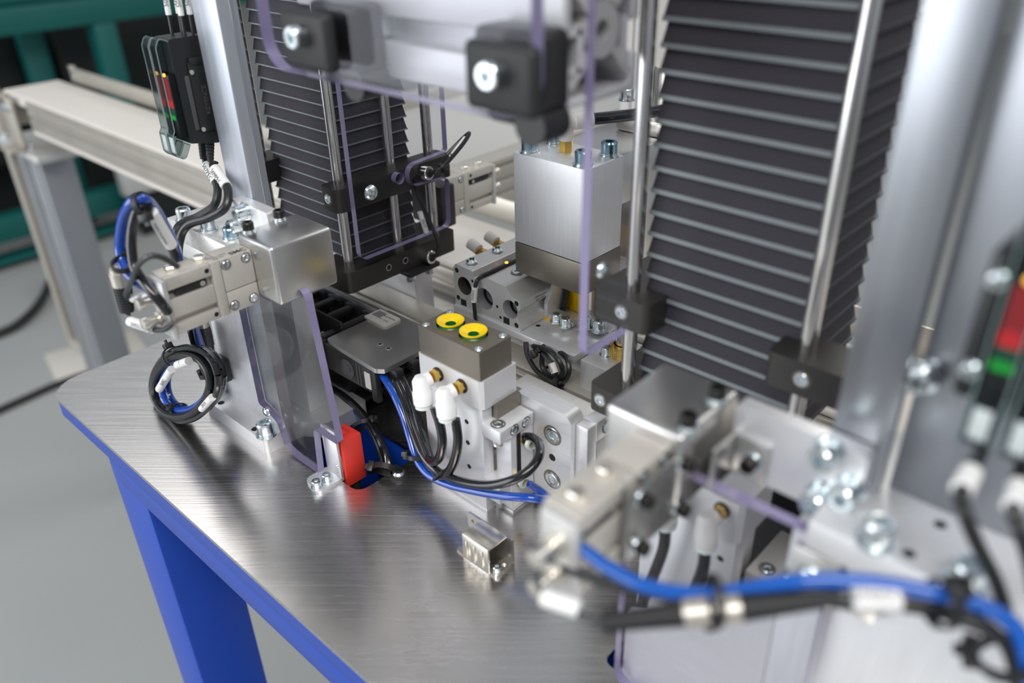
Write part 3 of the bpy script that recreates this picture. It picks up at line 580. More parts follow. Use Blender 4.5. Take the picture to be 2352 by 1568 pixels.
# ------------------------------------------------------------------ sensor amplifiers with clear dust covers
def amplifier(label, xf, yb, z0, z1, group, ks=1.0):
    """+x side face at xf; display looks towards -y; back at yb"""
    w = 9.6; X, Y0, Z0, Z1 = xf, yb, z0, z1; t = thing('sensor_amplifier', label, 'sensor', (xf - w / 2, yb - 12, z0), group); y0 = yb - 24
    b = B(); b.prism(rpoly([(y0, z0 + 4, 1), (yb - 3, z0, 2), (yb, z0 + 4, 1), (yb, z1, 1), (y0 + 1, z1, 1), (y0, z1 - 2, 1)]), 'yz', xf - w, xf); b.box(xf - w + 1, xf - 1, y0 - 5, y0, z0 + 8, z1 - 22, .6); part('housing', b, 'black', t)
    b = B(); b.box(xf + .02, xf + 1.6, yb - 15, yb + .5, z0 + 10, z1 - 16, .8); b.box(xf + .02, xf + 2.4, yb - 14, yb + 1, z1 - 18, z1 - 13, 1); b.box(xf + .02, xf + 2.2, yb - 5, yb + 1, z0 + 8, z0 + 13, .7); part('side_cover', b, 'black', t)
    b = B(); b.box(xf + .02, xf + .5, yb - 18.5, yb - 15.2, z0 + 12, z1 - 24, .1); part('side_label', b, 'emboss', t)
    text(t, 'KEYENCE', (xf + 1.6, yb - 7, z0 + 31), (0, 0.02, 1), (0, -1, 0.02), 4.6, 'emboss', bold=.06)
    for zz in (z1 - 22, z0 + 12):
        b = B(); b.lathe([(1.7, 0), (1.5, 1), (0, 1.4)], (xf + 1.5, yb - 13.5, zz), (1, 0, 0), n=12); part('cover_screw', b, 'nickel', t)
        b = B(); b.box(xf + 1.2, xf + 1.9, yb - 3.2, yb - 2, zz - 2, zz + 2.4); part('latch_pin', b, 'greypl', t)
    for i, (a, c, m) in enumerate(((z1 - 24, z1 - 38.5, 'ledreddim'), (z1 - 38.5, z1 - 43.5, 'ledred'), (z1 - 43.5, z1 - 52, 'ledgreendim'))):
        b = B(); b.box(xf - w + 1.8, xf - 1.8, y0 - 5.3, y0 - 5.05, c, a); part(('red_display', 'red_digits_bar', 'green_display')[i], b, m, t)
    text(t, '888', (xf - w / 2, y0 - 5.3, z1 - 50), (1, 0, 0), (0, 0, 1), 4.2, 'ledgreen', 'green_digits', .2, .2)
    text(t, '0', (xf - w / 2, y0 - 5.3, z1 - 41), (0, 0, 1), (-1, 0, 0), 4, 'ledred', 'red_digit', .2, .2)
    b = B(); b.cyl((xf - w / 2, y0 - 5.1, z1 - 22), (xf - w / 2, y0 - 6, z1 - 22), 1.2, n=10); part('amber_lamp', b, 'ledamber', t)
    b = B(); yc = y0 - 9; prof = rpoly([(y0 - .2, z1 - 1, 1), (y0 - 6, z1 + 1.5, 2.5), (yc, z1 - 4, 4), (yc, z0 + 14, 3), (y0 - 11, z0 + 11, 2), (y0 - 11, z0 - 2, 4), (y0 - 6, z0 - 7, 3), (y0 - .2, z0 + 3, 2)])
    b.prism(prof, 'yz', xf - w + .3, xf - w + .8); b.prism(prof, 'yz', xf - .8, xf - .3)
    for (a, c) in zip(prof, prof[1:]):
        d = Vector((0, c[0] - a[0], c[1] - a[1])); L = d.length
        if L > .2: b.obox((xf - w / 2, (a[0] + c[0]) / 2, (a[1] + c[1]) / 2), (1, 0, 0), d, Vector((1, 0, 0)).cross(d), w / 2 - .3, L / 2, .25)
    part('dust_cover', b, 'cover', t)
    b = B()
    for xx in (xf - w + .5, xf - .5):
        for (a, c) in zip(prof, prof[1:]): b.cyl((xx, *a), (xx, *c), .28, n=6)
    part('cover_rim', b, 'cover_edge', t)
    b = B(); b.box(xf - w + 2.2, xf - 2.2, y0 - 10.8, y0 - 10.2, z0 - 1, z0 + 10, .2); part('button_window', b, 'label', t)
    b = B()
    for k in range(6): b.cyl((xf - w / 2, yb - 7.5 - k * .4, z0 + 1.5 - k * 2.2), (xf - w / 2, yb - 7.7 - k * .4, z0 - .1 - k * 2.2), 3.3 - .18 * k, n=12)
    b.cyl((xf - w / 2, yb - 7.5, z0 + 2), (xf - w / 2, yb - 10, z0 - 13), 2.2, n=10); part('strain_relief', b, 'rubber', t)
    for o in t.children:
        o.data.transform(Matrix.Scale(ks, 4)); o.location = o.location * ks
        for c in o.children: c.data.transform(Matrix.Scale(ks, 4)); c.location = c.location * ks
    return t
A1 = amplifier('black fibre sensor amplifier with red and green display, nearer the left post', -488.7, 254.3, 213.4, 285.4, 'left sensor amplifiers', .905)
A2 = amplifier('black fibre sensor amplifier with red and green display, outer one of the left pair', -498.1, 254.3, 213.4, 285.4, 'left sensor amplifiers', .905)
A3 = amplifier('blurred sensor amplifier with green digits at the right picture edge, nearer the post', -28.4, 262, 216, 288, 'right sensor amplifiers', .96)
A4 = amplifier('blurred sensor amplifier cut by the right picture edge, outer one of the pair', -17.6, 262, 216, 288, 'right sensor amplifiers', .96)
AE = thing('amplifier_end_plate', 'black end bracket with two nickel screws beside the right sensor amplifiers', 'bracket', (-41, 250, 224))
b = B(); b.box(-43.6, -38.2, 233, 262.5, 224, 270, 1.6); part('bracket_body', b, 'black', AE)
for z in (262, 233.6): screw(AE, (-40.2, 233, z), (0, -1, 0), 3.6, 'pan', 'bracket_screw', washer=False)
# fibre leads above the left pair, wire tags
for i, (x, y, tt, px) in enumerate(((-492.5, 244, '507PEC', 0), (-492.5, 249.5, '506PEC', 0), (-502, 241, '507PEC', 0), (-502, 247.5, '504PEC', 0))):
    b = B(); p = [(x, y, 275), (x, y + .5, 292), (x + 1, y + 1, 315), (x + 3, y + 2, 350), (x + 6, y + 3, 420)]; b.tube(p, 1.05, 8)
    o = part('fibre_lead', b, 'cable', None, p[0]); tag(o, ('thin black sensor lead with a white tag, first from the post above the left amplifiers', 'thin black sensor lead with white tag, behind the first lead by the post', 'thin black sensor lead with a white tag, outermost one at the front of the pair', 'thin black sensor lead with white tag, outermost one at the back of the pair')[i], 'cable', 'leads above the left amplifiers')
    sleeve(o, (x, y + .5, 290), (x + .8, y + 1, 312), 1.7, tt, (.75, -.65, 0), size=4)
# the two thick cables leaving them
for i, (dx, col) in enumerate(((0, 'near'), (-10.5, 'far'))):
    a = (-493 + dx * .9, 246.5, 201.5)
    k = i * 7
    P = [a, (-490.9, 244.4, 198.1) if i == 0 else (-503.4, 246.2, 198.0), (-471.7, 240.7, 190.2) if i == 0 else (-488.0, 242.5, 189.1), (-464.9, 233.5, 180.9) if i == 0 else (-481.7, 235.3, 178.4), (-475.3, 226.3, 173.2) if i == 0 else (-493.4, 228.1, 169.1), (-489.2, 219.0, 167.5) if i == 0 else (-502.4, 220.8, 164.5), (-494.2, 213.6, 158.9) if i == 0 else (-503.3, 215.4, 158.9), (-492.1, 208.2, 144.5) if i == 0 else (-499.1, 210.0, 141.8), (-494.9, 211.8, 116.9) if i == 0 else (-501.9, 213.6, 113.9), (-516.5, 217.2, 79.9) if i == 0 else (-523.9, 218.1, 76.9), (-522.3, 220.8, 50.5) if i == 0 else (-526.0, 220.8, 49.0), (-519.1, 222.6, 34.9) if i == 0 else (-523.3, 222.6, 32.4)]
    b = B(); b.tube(P, 2.7, 10); o = part('sensor_cable', b, 'cable', None, P[0]); tag(o, ('thick black sensor cable curving down from the amplifier by the post', 'thick black sensor cable curving down from the outer amplifier of the pair')[i], 'cable', 'cables below the left amplifiers')
    q0, q1 = Vector(P[1]), Vector(P[2]); sleeve(o, q0 + (q1 - q0) * .05, q0 + (q1 - q0) * .95, 3.5, ('509PEC', '507PEC')[i], (.5, -.85, .1), size=4.6)

# ------------------------------------------------------------------ hoses, connector and ties at the left slide
HB = thing('blue_air_hose', 'shiny blue air hose looping up and over to the end of the left slide', 'hose', (-426.9, 161.1, 164.0))
b = B(); b.tube([(-421.0, 160.2, 165.1), (-426.0, 155.7, 169.0), (-434.1, 153.8, 173.7), (-441.8, 155.7, 180.0), (-440.2, 157.5, 191.4), (-431.3, 159.3, 205.6), (-419.6, 161.1, 215.6), (-418.6, 166.5, 215.7), (-426.0, 173.8, 206.3), (-433.6, 181.0, 189.5), (-438.9, 185.5, 172.0), (-463.3, 195.5, 145.5), (-484.4, 203.6, 117.0), (-497.9, 210.0, 89.8), (-505.5, 215.4, 63.3), (-503.2, 217.2, 45.0)], 2.9, 12); part('hose_wall', b, 'bluehose', HB)
HK = thing('black_air_hose', 'black air hose looping alongside the blue hose at the left slide', 'hose', (-415.5, 161.1, 159.7))
b = B(); b.tube([(-409.4, 160.2, 155.4), (-405.5, 155.7, 165.1), (-410.7, 153.8, 171.9), (-420.9, 153.8, 179.0), (-424.6, 155.7, 187.4), (-424.7, 158.4, 197.8), (-421.0, 161.1, 207.6), (-419.6, 165.6, 212.2), (-424.2, 172.0, 205.6), (-429.3, 177.4, 193.1), (-436.4, 182.8, 174.9), (-458.5, 191.9, 148.3), (-480.6, 200.9, 119.4), (-500.3, 208.2, 86.2), (-510.1, 213.6, 60.5), (-507.8, 215.4, 43.9)], 2.8, 12); part('hose_wall', b, 'hose', HK)
sleeve(HK, (-417.5, 168.3, 208.3), (-425.0, 177.4, 184.4), 3.4, 'MADE IN JAPAN', (.7, -.7, 0), size=2.4, name='printed_sleeve')
GC = thing('sensor_connector', 'ribbed black round connector with knurled silver ring hanging by the left slide', 'connector', (-448.8, 153.8, 154.2))
c0, c1, c2 = [Vector(p) for p in ((-447.0, 153.8, 169.8), (-446.7, 153.8, 161.8), (-445.7, 152.0, 147.0))]
b = B(); b.cyl(c0, c1, 5.2, n=20); b.cyl(c0 + (c0 - c1) * .3, c0, 4.4, n=20); part('knurled_ring', b, 'silver', GC)
b = B(); d = (c2 - c1); 
for k in range(9): b.cyl(c1 + d * (k / 9), c1 + d * ((k + .72) / 9), 5.2 - .12 * k, n=18)
b.cyl(c1, c2 + d * .05, 4.1, n=18); part('ribbed_boot', b, 'rubber', GC)
b = B(); P = [c2, (-441.5, 151.1, 142.4), (-427.5, 152.0, 142.2), (-414.9, 157.5, 143.1), (-407.8, 161.1, 148.8)]; b.tube(P, 1.6, 8); part('lead', b, 'greycable', GC)
sleeve(GC, (-442.0, 151.1, 141.4), (-420.1, 153.8, 143.6), 3.0, '504SDLS', (.3, -.9, .3), size=3.2)
b = B(); b.tube([(-443.4, 153.8, 153.2), (-439.3, 152.0, 159.4), (-418.5, 150.2, 175.9), (-405.6, 150.2, 187.8), (-392.2, 152.0, 195.9), (-394.9, 159.3, 191.7), (-397.4, 166.5, 183.5)], 1.6, 8); part('upper_lead', b, 'greycable', GC)
SW = thing('sensor_lead', 'thin black switch lead with a white tag entering the slot of the left slide', 'cable', (-417.2, 157.5, 163.7))
b = B(); b.tube([(-443.4, 153.8, 153.2), (-439.5, 155.7, 155.5), (-420.3, 161.1, 162.1), (-413.6, 168.3, 163.8)], 1.5, 8); part('lead', b, 'cable', SW)
sleeve(SW, (-441.7, 155.7, 154.5), (-421.3, 161.1, 162.0), 2.6, '504', (.3, -.9, .3), size=2.6)
tie(HB, (-433.7, 153.8, 179.0), (.2, -.1, .9), 6.2, 3, head=(-.4, .3, .1)); tie(HK, (-416.1, 163.8, 214.5), (.8, .5, .3), 5.2, 3, head=(.3, -.2, -1))

# coil of cables at the column foot
CO = thing('cable_coil', 'coiled black and blue cables tied in a ring on the table, left of the column', 'cable', (-544.8, 198.8, 0.0))
cc = Vector((-515.0, 198.0, 43.4)); ux = Vector((-465.4, 198.0, 64.5)) - cc; vz = Vector((-501.1, 198.0, 74.4)) - cc
for i, (rr, dy, m, r, ph) in enumerate(((1.0, -2, 'cable', 2.7, 0), (1.13, 3, 'cable', 2.7, .4), (1.06, 7, 'hose', 2.5, .2), (.86, 2, 'bluehose', 2.7, .1), (.92, 7, 'bluehose', 2.5, .5), (1.2, 0, 'hose', 2.4, .3))):
    P = [cc + ux * rr * math.cos(a + ph) * 1.02 + vz * rr * math.sin(a + ph) + Vector((0, dy + 2.5 * math.sin(a), 0)) for a in [2 * math.pi * k / 20 for k in range(21)]]
    P = [Vector((p.x, p.y, max(p.z, r + .2))) for p in P]
    b = B(); b.tube(P, r, 10, 4); part('coil_turn', b, m, CO)
tie(CO, cc + ux * -.45 + vz * .93 + Vector((0, 3, 0)), ux * .9 + vz * .45, 6.8, 3.2, head=vz * .9 - ux * .4)
tie(CO, cc + ux * -.15 - vz * 1.02 + Vector((0, 2, 1)), ux, 6.2, 3.2, head=(0, -.6, .8))
sleeve(CO, (-545.7, 193.0, 30.1), (-512.6, 193.0, 60.7), 2.9, '506PEC', (.7, -.6, .2), size=4)
sleeve(CO, (-499.9, 193.0, 69.4), (-479.4, 193.0, 80.7), 2.9, 'Y', (.2, -.8, .5), size=4)
sleeve(CO, (-480.3, 194.0, 41.4), (-458.9, 194.0, 60.3), 2.6, 'SENSOR', (.3, -.9, .3), size=3)
CM = thing('cable_clip', 'black cable mount with tie gripping a cable bundle on the left column', 'clip', (-520.3, 230.0, 37.5))
b = B(); p = Vector((-520.9, 230.0, 39.1)); b.box(p.x - 8, p.x + 7, 229, 236.4, p.z - 9, p.z + 10, 1.5); part('mount_base', b, 'black', CM)
tie(CM, (-512.3, 219.0, 45.6), (.3, .05, -1), 7.2, 3.4, head=(-1, -.2, 0)); 
CN = thing('sensor_connector', 'dark grey round connector standing above the cable clip on the left column', 'connector', (-525.8, 228.0, 60.9))
a, c = Vector((-525.1, 228.0, 76.6)), Vector((-527.1, 229.0, 46.3)); d = c - a
b = B(); b.cyl(a - d * .14, a, 4.6, n=18); part('knurled_ring', b, 'silver', CN)
b = B(); b.cyl(a, a + d * .55, 4.7, n=18); b.cyl(a + d * .55, c, 4.2, 3.4, n=18); 
for k in range(4): b.cyl(a + d * (.12 + .07 * k), a + d * (.15 + .07 * k), 4.9, n=18)
part('connector_body', b, 'greycable', CN)
b = B(); b.tube([c, (-526.1, 228.0, 38.0), (-525.4, 226.0, 27.5)], 2, 8); part('lead', b, 'cable', CN)

# ------------------------------------------------------------------ L bracket and red safety switch
LB = thing('angle_bracket', 'small bright angle bracket screwed to the table beside the red switch', 'bracket', (-398, 228, 0))
b = B(); b.prism(rpoly([(-407, 221, 5), (-388, 218.5, 3), (-388, 240, .5), (-407, 240, 3)]), 'xy', 0.02, 2.2); b.box(-404, -388, 237.6, 240, 2.2, 41, .6); part('bracket_body', b, 'satin', LB)
for p in ((-393.9, 221.7, 2.0), (-394.2, 230.5, 2.0)): screw(LB, p, (0, 0, 1), 4.2)
for z in (12, 35): screw(LB, (-390.5, 237.6, z), (0, -1, 0), 1.8, 'button', washer=False)
RS = thing('safety_switch', 'bright red block shaped switch standing at the opening in the table', 'switch', (-396, 248, -6))
b = B(); b.box(-404, -386.5, 241, 257.5, -7, 31, 1.0); b.cyl((-401, 249, 28), (-392, 249, 28), 5, n=20); part('switch_body', b, 'red', RS)
b = B(); b.cyl((-393, 250, -7), (-393, 250, -40), 5, n=16); part('cable_gland', b, 'rubber', RS)
b = B(); b.prism([(-390.4 + 1.9 * math.cos(a), 12 + 7.5 * math.sin(a)) for a in [i * math.pi / 10 for i in range(20)]], 'xz', 240.85, 240.98, [[(-390.4 + 1.5 * math.cos(a), 12 + 7 * math.sin(a)) for a in [i * math.pi / 10 for i in range(20)]]]); part('oval_emblem', b, 'darkred', RS)
text(RS, 'euchner', (-390.4, 240.95, 12), (0, 0, 1), (-1, 0, 0), 2.6, 'darkred', bold=.03)
# bundle in the opening
for i, (dx, dz, m, lab) in enumerate(((0, 0, 'hose', 'black hose of the bundle in the table opening, nearest the clamp screw'), (-4, 3, 'hose', 'black hose on top of the bundle running behind the red switch'), (-7, -2, 'bluehose', 'blue hose under the bundle running behind the red switch'), (-10, 1, 'cable', 'black cable on the far side of the bundle behind the red switch'))):
    P = [Vector((-471.9, 292.0, 9.8)), Vector((-446.8, 290.0, 11.7)), Vector((-420.0, 286.0, 10.2)), Vector((-398.1, 280.0, 6.4)), Vector((-382.2, 274.0, -3.5))]
    P = [p + Vector((dx, -dx * .2, dz)) for p in P]; P.append(P[-1] + Vector((6, -6, -14))); P.append(P[-1] + Vector((3, -4, -30)))
    b = B(); b.tube(P, 2.7, 10); o = part('air_hose', b, m, None, P[2]); tag(o, lab, 'hose', 'bundle in the table opening')
HC = thing('hose_clamp', 'black hose clamp screwed to the table at the corner of the opening', 'clamp', (-363.8, 268.4, 0.0))
q = Vector((-363.3, 267.6, 0.0)); b = B(); b.prism([(q.x + 6 * math.cos(a), q.y + 6 * math.sin(a)) for a in [i * math.pi / 9 for i in range(18)]], 'xy', .05, 1.6); b.box(q.x - 10, q.x - 3, q.y - 4, q.y + 6, .05, 1.6, .4); part('clamp_tab', b, 'rubber', HC)
screw(HC, (q.x, q.y, 1.6), (0, 0, 1), 5, 'pan', 'clamp_screw', washer=False)
tie(HC, (-373.2, 264.4, 2.0), (.4, -.7, -.5), 8.5, 4, head=(-1, -.6, .1)); tie(HC, (-420.0, 284.0, 7.4), (.7, -.4, -.6), 8, 3, head=(.2, .5, .9))
SB = thing('stop_block', 'dark block under the cable carrier behind the red switch', 'block', (-467.7, 305.0, 5.1))
b = B(); q = Vector((-446.3, 305.0, 8.3)); b.box(q.x - 60, q.x, 305, 330, 4, q.z, 1.5); part('block_body', b, 'black', SB)

# ------------------------------------------------------------------ carriage plate, cable carrier, linear axis
AX = thing('linear_axis', 'beige aluminium linear axis with grooves running behind the steel carriage plate', 'rail', (-420, 372, 0))
b = B()
for y0, y1, zz in ((343, 349, 46), (352, 358, 50), (361, 366, 50), (369, 392, 50)): b.box(-640, -262, y0, y1, 2, zz, .8)
b.box(-639.8, -262.2, 344, 391, 0.06, 44); part('profile', b, 'rail', AX)
b = B(); b.box(-640, -458, 338.2, 342.8, 30, 64, 1.5); part('slide_rail', b, 'greyrail', AX)
b = B(); b.box(-530, -480, 392.5, 412, 0.05, 85.8, 1); part('riser_block', b, 'satin', AX)
CP = thing('carriage_plate', 'flat stainless carriage plate with two small holes left of the taupe suction block', 'plate', (-420, 312, 68))
b = B(); b.prism(rpoly([(-453, 283, 3), (-393, 280, 5), (-388, 284, 2), (-388, 342, 2), (-453, 342, 2)]), 'xy', 65, 68.5); part('plate_body', b, 'sheet', CP)
for p in ((-416.9, 303.9, 68.6), (-407.6, 303.8, 68.6)): hole(CP, p, (0, 0, 1), 1.6)
b = B(); b.prism(rpoly([(-457, 321, 1.5), (-433, 321, 3), (-433, 337, 1), (-457, 337, 1)]), 'xy', 68.6, 70.2); part('name_plate', b, 'tape', CP)
b = B(); b.box(-455, -446, 327, 335, 70.22, 70.3); part('printed_emblem', b, 'greyink', CP)
text(CP, 'IAI ACTUATOR', (-440, 332, 70.2), (1, 0, 0), (0, 1, 0), 1.9, 'ink', bold=.03); text(CP, 'NO. 10-7084', (-440.5, 327, 70.2), (1, 0, 0), (0, 1, 0), 1.9, 'greyink', bold=.03)
KC = thing('cable_carrier', 'black plastic cable carrier chain under the stainless carriage plate', 'chain', (-430, 310, 42))
b = B(); b.box(-455, -398, 281.5, 286, 44, 64.9, .8); b.box(-402, -396, 281.2, 286, 38, 64.9, .6); part('side_link', b, 'black', KC)
b = B(); b.box(-455, -398, 334, 338, 44, 64.9, .8); part('side_link', b, 'black', KC)
b = B(); b.lathe([(7.5, 0), (7.5, .5), (6.8, .5), (6.8, .1), (3.2, .1), (3.2, .6), (0, .6)], (-428, 281.4, 54), (0, -1, 0), n=24); b.box(-417, -416, 281.0, 281.6, 46, 63); b.box(-413.5, -412.5, 281, 281.6, 46, 63); part('pivot_boss', b, 'emboss', KC)
b = B(); b.box(-408, -402, 280.9, 281.6, 47, 60); part('side_window', b, 'greypl', KC)
b = B()
for y0 in (290, 305, 320): b.box(-396, -384, y0, y0 + 7, 58, 64.9, 1); b.box(-386, -383.5, y0, y0 + 7, 52, 64, .8)
b.box(-397, -394, 287, 333, 56, 64.9, .6); part('comb', b, 'black', KC)
b = B(); b.box(-455, -399, 286.5, 333.5, 44, 47); part('floor_bar', b, 'black', KC)
b = B(); b.box(-600, -456, 300.2, 330.9, .05, 43, 1); part('shade_infill', b, 'black', KC)  # black block added to darken the shaded area behind the clear panel
b = B(); b.box(-600, -455.2, 298.3, 300.1, .05, 75, .5); part('shade_infill_wall', b, 'black', KC)  # added black sheet, darkens the same area higher up
for k in range(4):
    x = -463 - 22 * k; b = B(); b.box(x - 9, x + 8, 281.5, 286, 46, 66, .8); b.box(x - 9, x + 8, 330, 334, 46, 66, .8); b.box(x - 4, x + 3, 286, 330, 61, 66, .8); part('chain_link', b, 'black', KC)
b = B(); b.cyl((-474, 300, 51), (-474, 296, 57), 7, n=20); b.cyl((-466, 316, 51), (-466, 312, 57), 6, n=20); part('cable_core', b, 'whitepl', KC)
TJ = thing('tension_block', 'dark brushed block standing below the comb of the cable carrier', 'block', (-392, 330, 0))
b = B(); b.box(-396, -350, 330, 342.4, .05, 50, .6); part('block_body', b, 'taupe', TJ)

# hoses from the carrier to the suction column
for i, (pts, r, m, lab) in enumerate((
    ([(-402.3, 289.0, 61.0), (-391.2, 286.0, 57.8), (-377.8, 282.0, 53.7), (-365.0, 278.0, 43.8), (-354.5, 274.0, 31.2), (-344.5, 270.0, 22.3), (-331.2, 268.0, 17.8), (-312.3, 268.0, 20.1), (-288.2, 268.0, 28.2), (-267.6, 270.0, 35.0), (-250.1, 276.0, 39.1), (-245.1, 282.0, 36.7), (-244.5, 288.0, 33.5), (-255.5, 292.0, 30.8), (-268, 297, 26)], 2.7, 'bluehose', 'long blue air hose sweeping from the cable carrier past the suction column'),
    ([(-401.7, 293.0, 59.7), (-384.5, 288.0, 56.8), (-368.0, 282.0, 49.2), (-351.1, 275.0, 35.9), (-336.5, 270.0, 28.2), (-318.8, 267.0, 26.8), (-295.1, 264.0, 34.4), (-272.2, 264.0, 44.0), (-256.3, 268.0, 53.8), (-249.8, 276.0, 59.8), (-250.8, 286.0, 63.5), (-259.5, 296.0, 62.3), (-270.4, 302.0, 58.7), (-276.6, 302.0, 56.1)], 2.8, 'hose', 'long black air hose curving round to the upper slide fitting'),
    ([(-400.7, 298.0, 58.9), (-381.0, 290.0, 55.5), (-365.2, 284.0, 47.7), (-351.4, 278.0, 39.4), (-338.1, 272.0, 33.3), (-327.7, 268.0, 31.1), (-317.3, 266.0, 39.7), (-312.8, 266.0, 52.9), (-314.4, 267.0, 64.9), (-319.8, 268.0, 76.4)], 3.0, 'hose', 'black air hose running up into the left white elbow fitting'),
    ([(-398.4, 302.0, 58.6), (-380.2, 294.0, 55.6), (-362.8, 286.0, 49.5), (-349.0, 279.0, 40.1), (-334.3, 272.0, 30.0), (-322.2, 268.0, 23.3), (-309.9, 266.0, 32.1), (-302.1, 266.0, 46.6), (-299.2, 267.0, 62.4), (-301.4, 268.0, 76.2)], 3.0, 'hose', 'black air hose running up into the right white elbow fitting'))):
    b = B(); b.tube(pts, r, 12); o = part('air_hose', b, m, None, pts[0]); tag(o, lab, 'hose', 'hoses between cable carrier and suction column'); HO = o
    if i == 0: tie(o, (-344.4, 271.0, 25.4), (.3, -.2, -1), 6.5, 3, head=(-1, -.3, 0)); 
    if i == 1:
        b = B(); b.ring((-317.2, 267.0, 26.6), (.7, 0, -.5), 6.2, .9); part('rubber_band', b, 'rubber', o)

# ------------------------------------------------------------------ suction columns
def elbow(parent, p, m='whitepl', down=(0.12, -0.05, -1), s=1.0):
    """push-in elbow screwed into a face looking to -y"""
    p = Vector(p); dn = Vector(down).normalized(); e = p + Vector((-1.5, -11.5, -1)) * s
    b = B(); b.lathe([(3.6 * s, .3), (3.6 * s, 5 * s), (2.2 * s, 5.2 * s), (2.2 * s, 9 * s), (0, 9 * s)], p, (0, -1, 0), n=6); part('brass_stud', b, 'brass', parent)
    b = B(); b.lathe([(4.2 * s, 0), (4.2 * s, .7), (0, .7)], p, (0, -1, 0), n=20); part('seal_ring', b, 'rubber', parent)
    b = B(); b.cyl(p + Vector((0, -6 * s, 0)), e, 4.3 * s, n=20); b.lathe([(0, -4.8 * s), (3.2 * s, -4.2 * s), (4.9 * s, -1.5 * s), (5.0 * s, 4 * s), (5.6 * s, 5 * s), (5.6 * s, 12 * s), (5.2 * s, 12.6 * s), (0, 12.6 * s)], e, dn, n=24); part('elbow_body', b, m, parent)
    b = B(); b.lathe([(3.2 * s, 12.6 * s), (5.0 * s, 12.8 * s), (5.0 * s, 14.6 * s), (3.2 * s, 15 * s)], e, dn, n=24); part('release_collar', b, 'pale', parent)
def cup(parent, x, y, z):
    b = B(); b.lathe([(4.4, -3), (7.4, -3), (8.2, -.6), (6.9, 1.0), (7.6, 2.0), (6.6, 3.2), (3.4, 3.0), (3.4, -3)], (x, y, z), (0, 0, 1), n=36); part('bellows_ring', b, 'green', parent)
    b = B(); b.lathe([(3.4, 2.6), (6.6, 3.2), (8.5, 5.2), (8.5, 5.9), (7.0, 5.4), (4.2, 3.9), (3.4, 3.1)], (x, y, z), (0, 0, 1), n=36); part('suction_lip', b, 'yellow', parent)
    b = B(); b.lathe([(3.6, -1.5), (0, -1.5)], (x, y, z), (0, 0, 1), n=24); part('bore', b, 'green', parent)
SU = thing('suction_block', 'taupe block with two yellow suction cups on an aluminium column', 'gripper', (-318, 296, 0))
b = B(); b.prism(rrect(-345, -291.8, 281, 308.5, .8, 2), 'xy', 100.05, 119.4, [circ(-330.8, 295.6, 9.0, 32), circ(-311, 295.6, 9.0, 32)])
b.box(-344.8, -292, 281.2, 308.3, 100.05, 110); part('suction_head', b, 'taupe', SU)
b = B()
for x in (-330.8, -311): b.lathe([(8.9, 110.05), (0, 110.05)], (x, 295.6, 0), (0, 0, 1), n=28)
part('cup_well', b, 'dark', SU)
for x in (-330.8, -311): cup(SU, x, 295.6, 116.2)
for p in ((-341.2, 284.5), (-295.6, 284.5), (-341.2, 305), (-295.6, 305)): screw(SU, (*p, 119.4), (0, 0, 1), 3.4, 'flush')
b = B(); b.prism(rpoly([(-346, 280, 1.5), (-293, 280, .1), (-290.5, 282.5, .1), (-290.5, 311, 1), (-346, 311, 1)]), 'xy', 80.05, 100, ); part('manifold_base', b, 'white_alu', SU)
b = B(); b.box(-345, -292, 281.3, 290, 2, 80, .7); b.box(-345, -296, 290, 311, 40, 80, .7); b.prism(rpoly([(-345, 281.2, 0), (-292, 281.2, 1), (-292, 290, 0), (-345, 290, 0)]), 'xy', .05, 2.2); part('column_plate', b, 'white_alu', SU)
for x, z in ((-306, 65), (-306, 49), (-306, 30), (-307, 14)): hole(SU, (x, 281.3, z), (0, -1, 0), 1.7)
b = B(); b.lathe([(4.2, 0), (4.2, .3), (3.8, .3), (3.8, .05), (0, .05)], (-321, 281.2, 58), (0, -1, 0), n=20); part('plug', b, 'satin', SU)
elbow(SU, (-327.8, 280, 91.5), s=1.12); elbow(SU, (-306.8, 280, 91.8), s=1.12)
# right foreground column
S4 = thing('suction_block', 'blurred aluminium suction column with elbow fittings low behind the right clear panel', 'gripper', (-147, 290, 0))
b = B(); b.prism(rpoly([(-176, 280, 1), (-123, 280, .1), (-120.5, 282.5, .1), (-120.5, 311, 1), (-176, 311, 1)]), 'xy', 80.05, 104); part('manifold_base', b, 'white_alu', S4)
b = B(); b.box(-175, -122, 281.3, 292, 0.05, 80, .7); b.box(-175, -126, 292, 311, 40, 80, .7); part('column_plate', b, 'white_alu', S4)
for x, z in ((-129, 66), (-129, 46), (-131, 28)): hole(S4, (x, 281.3, z), (0, -1, 0), 1.8)
elbow(S4, (-131, 280, 97), 'greypl'); elbow(S4, (-153, 280, 97), 'greypl')
for x, lab in ((-131, 'black hose hanging from the right grey elbow behind the right clear panel'), (-153, 'black hose hanging from the left grey elbow behind the right clear panel')):
    b = B(); P = [(x - .3, 267.6, 84), (x + .5, 267, 70), (x - 3, 266.5, 50), (x - 8, 265, 25), (x - 12, 262, -8), (x - 14, 260, -30)]; b.tube(P, 3, 10); tag(part('air_hose', b, 'hose', None, P[1]), lab, 'hose', 'hoses behind the right clear panel')
ST = thing('stop_block', 'beige stop block with one countersunk screw low behind the right clear panel', 'block', (-118, 310, 0))
b = B(); b.box(-122, -106, 296, 335, 30, 52, 1); b.box(-121, -118.5, 312, 335, .05, 30); part('block_body', b, 'anod', ST); screw(ST, (-114, 304, 52), (0, 0, 1), 4.6, 'flush')

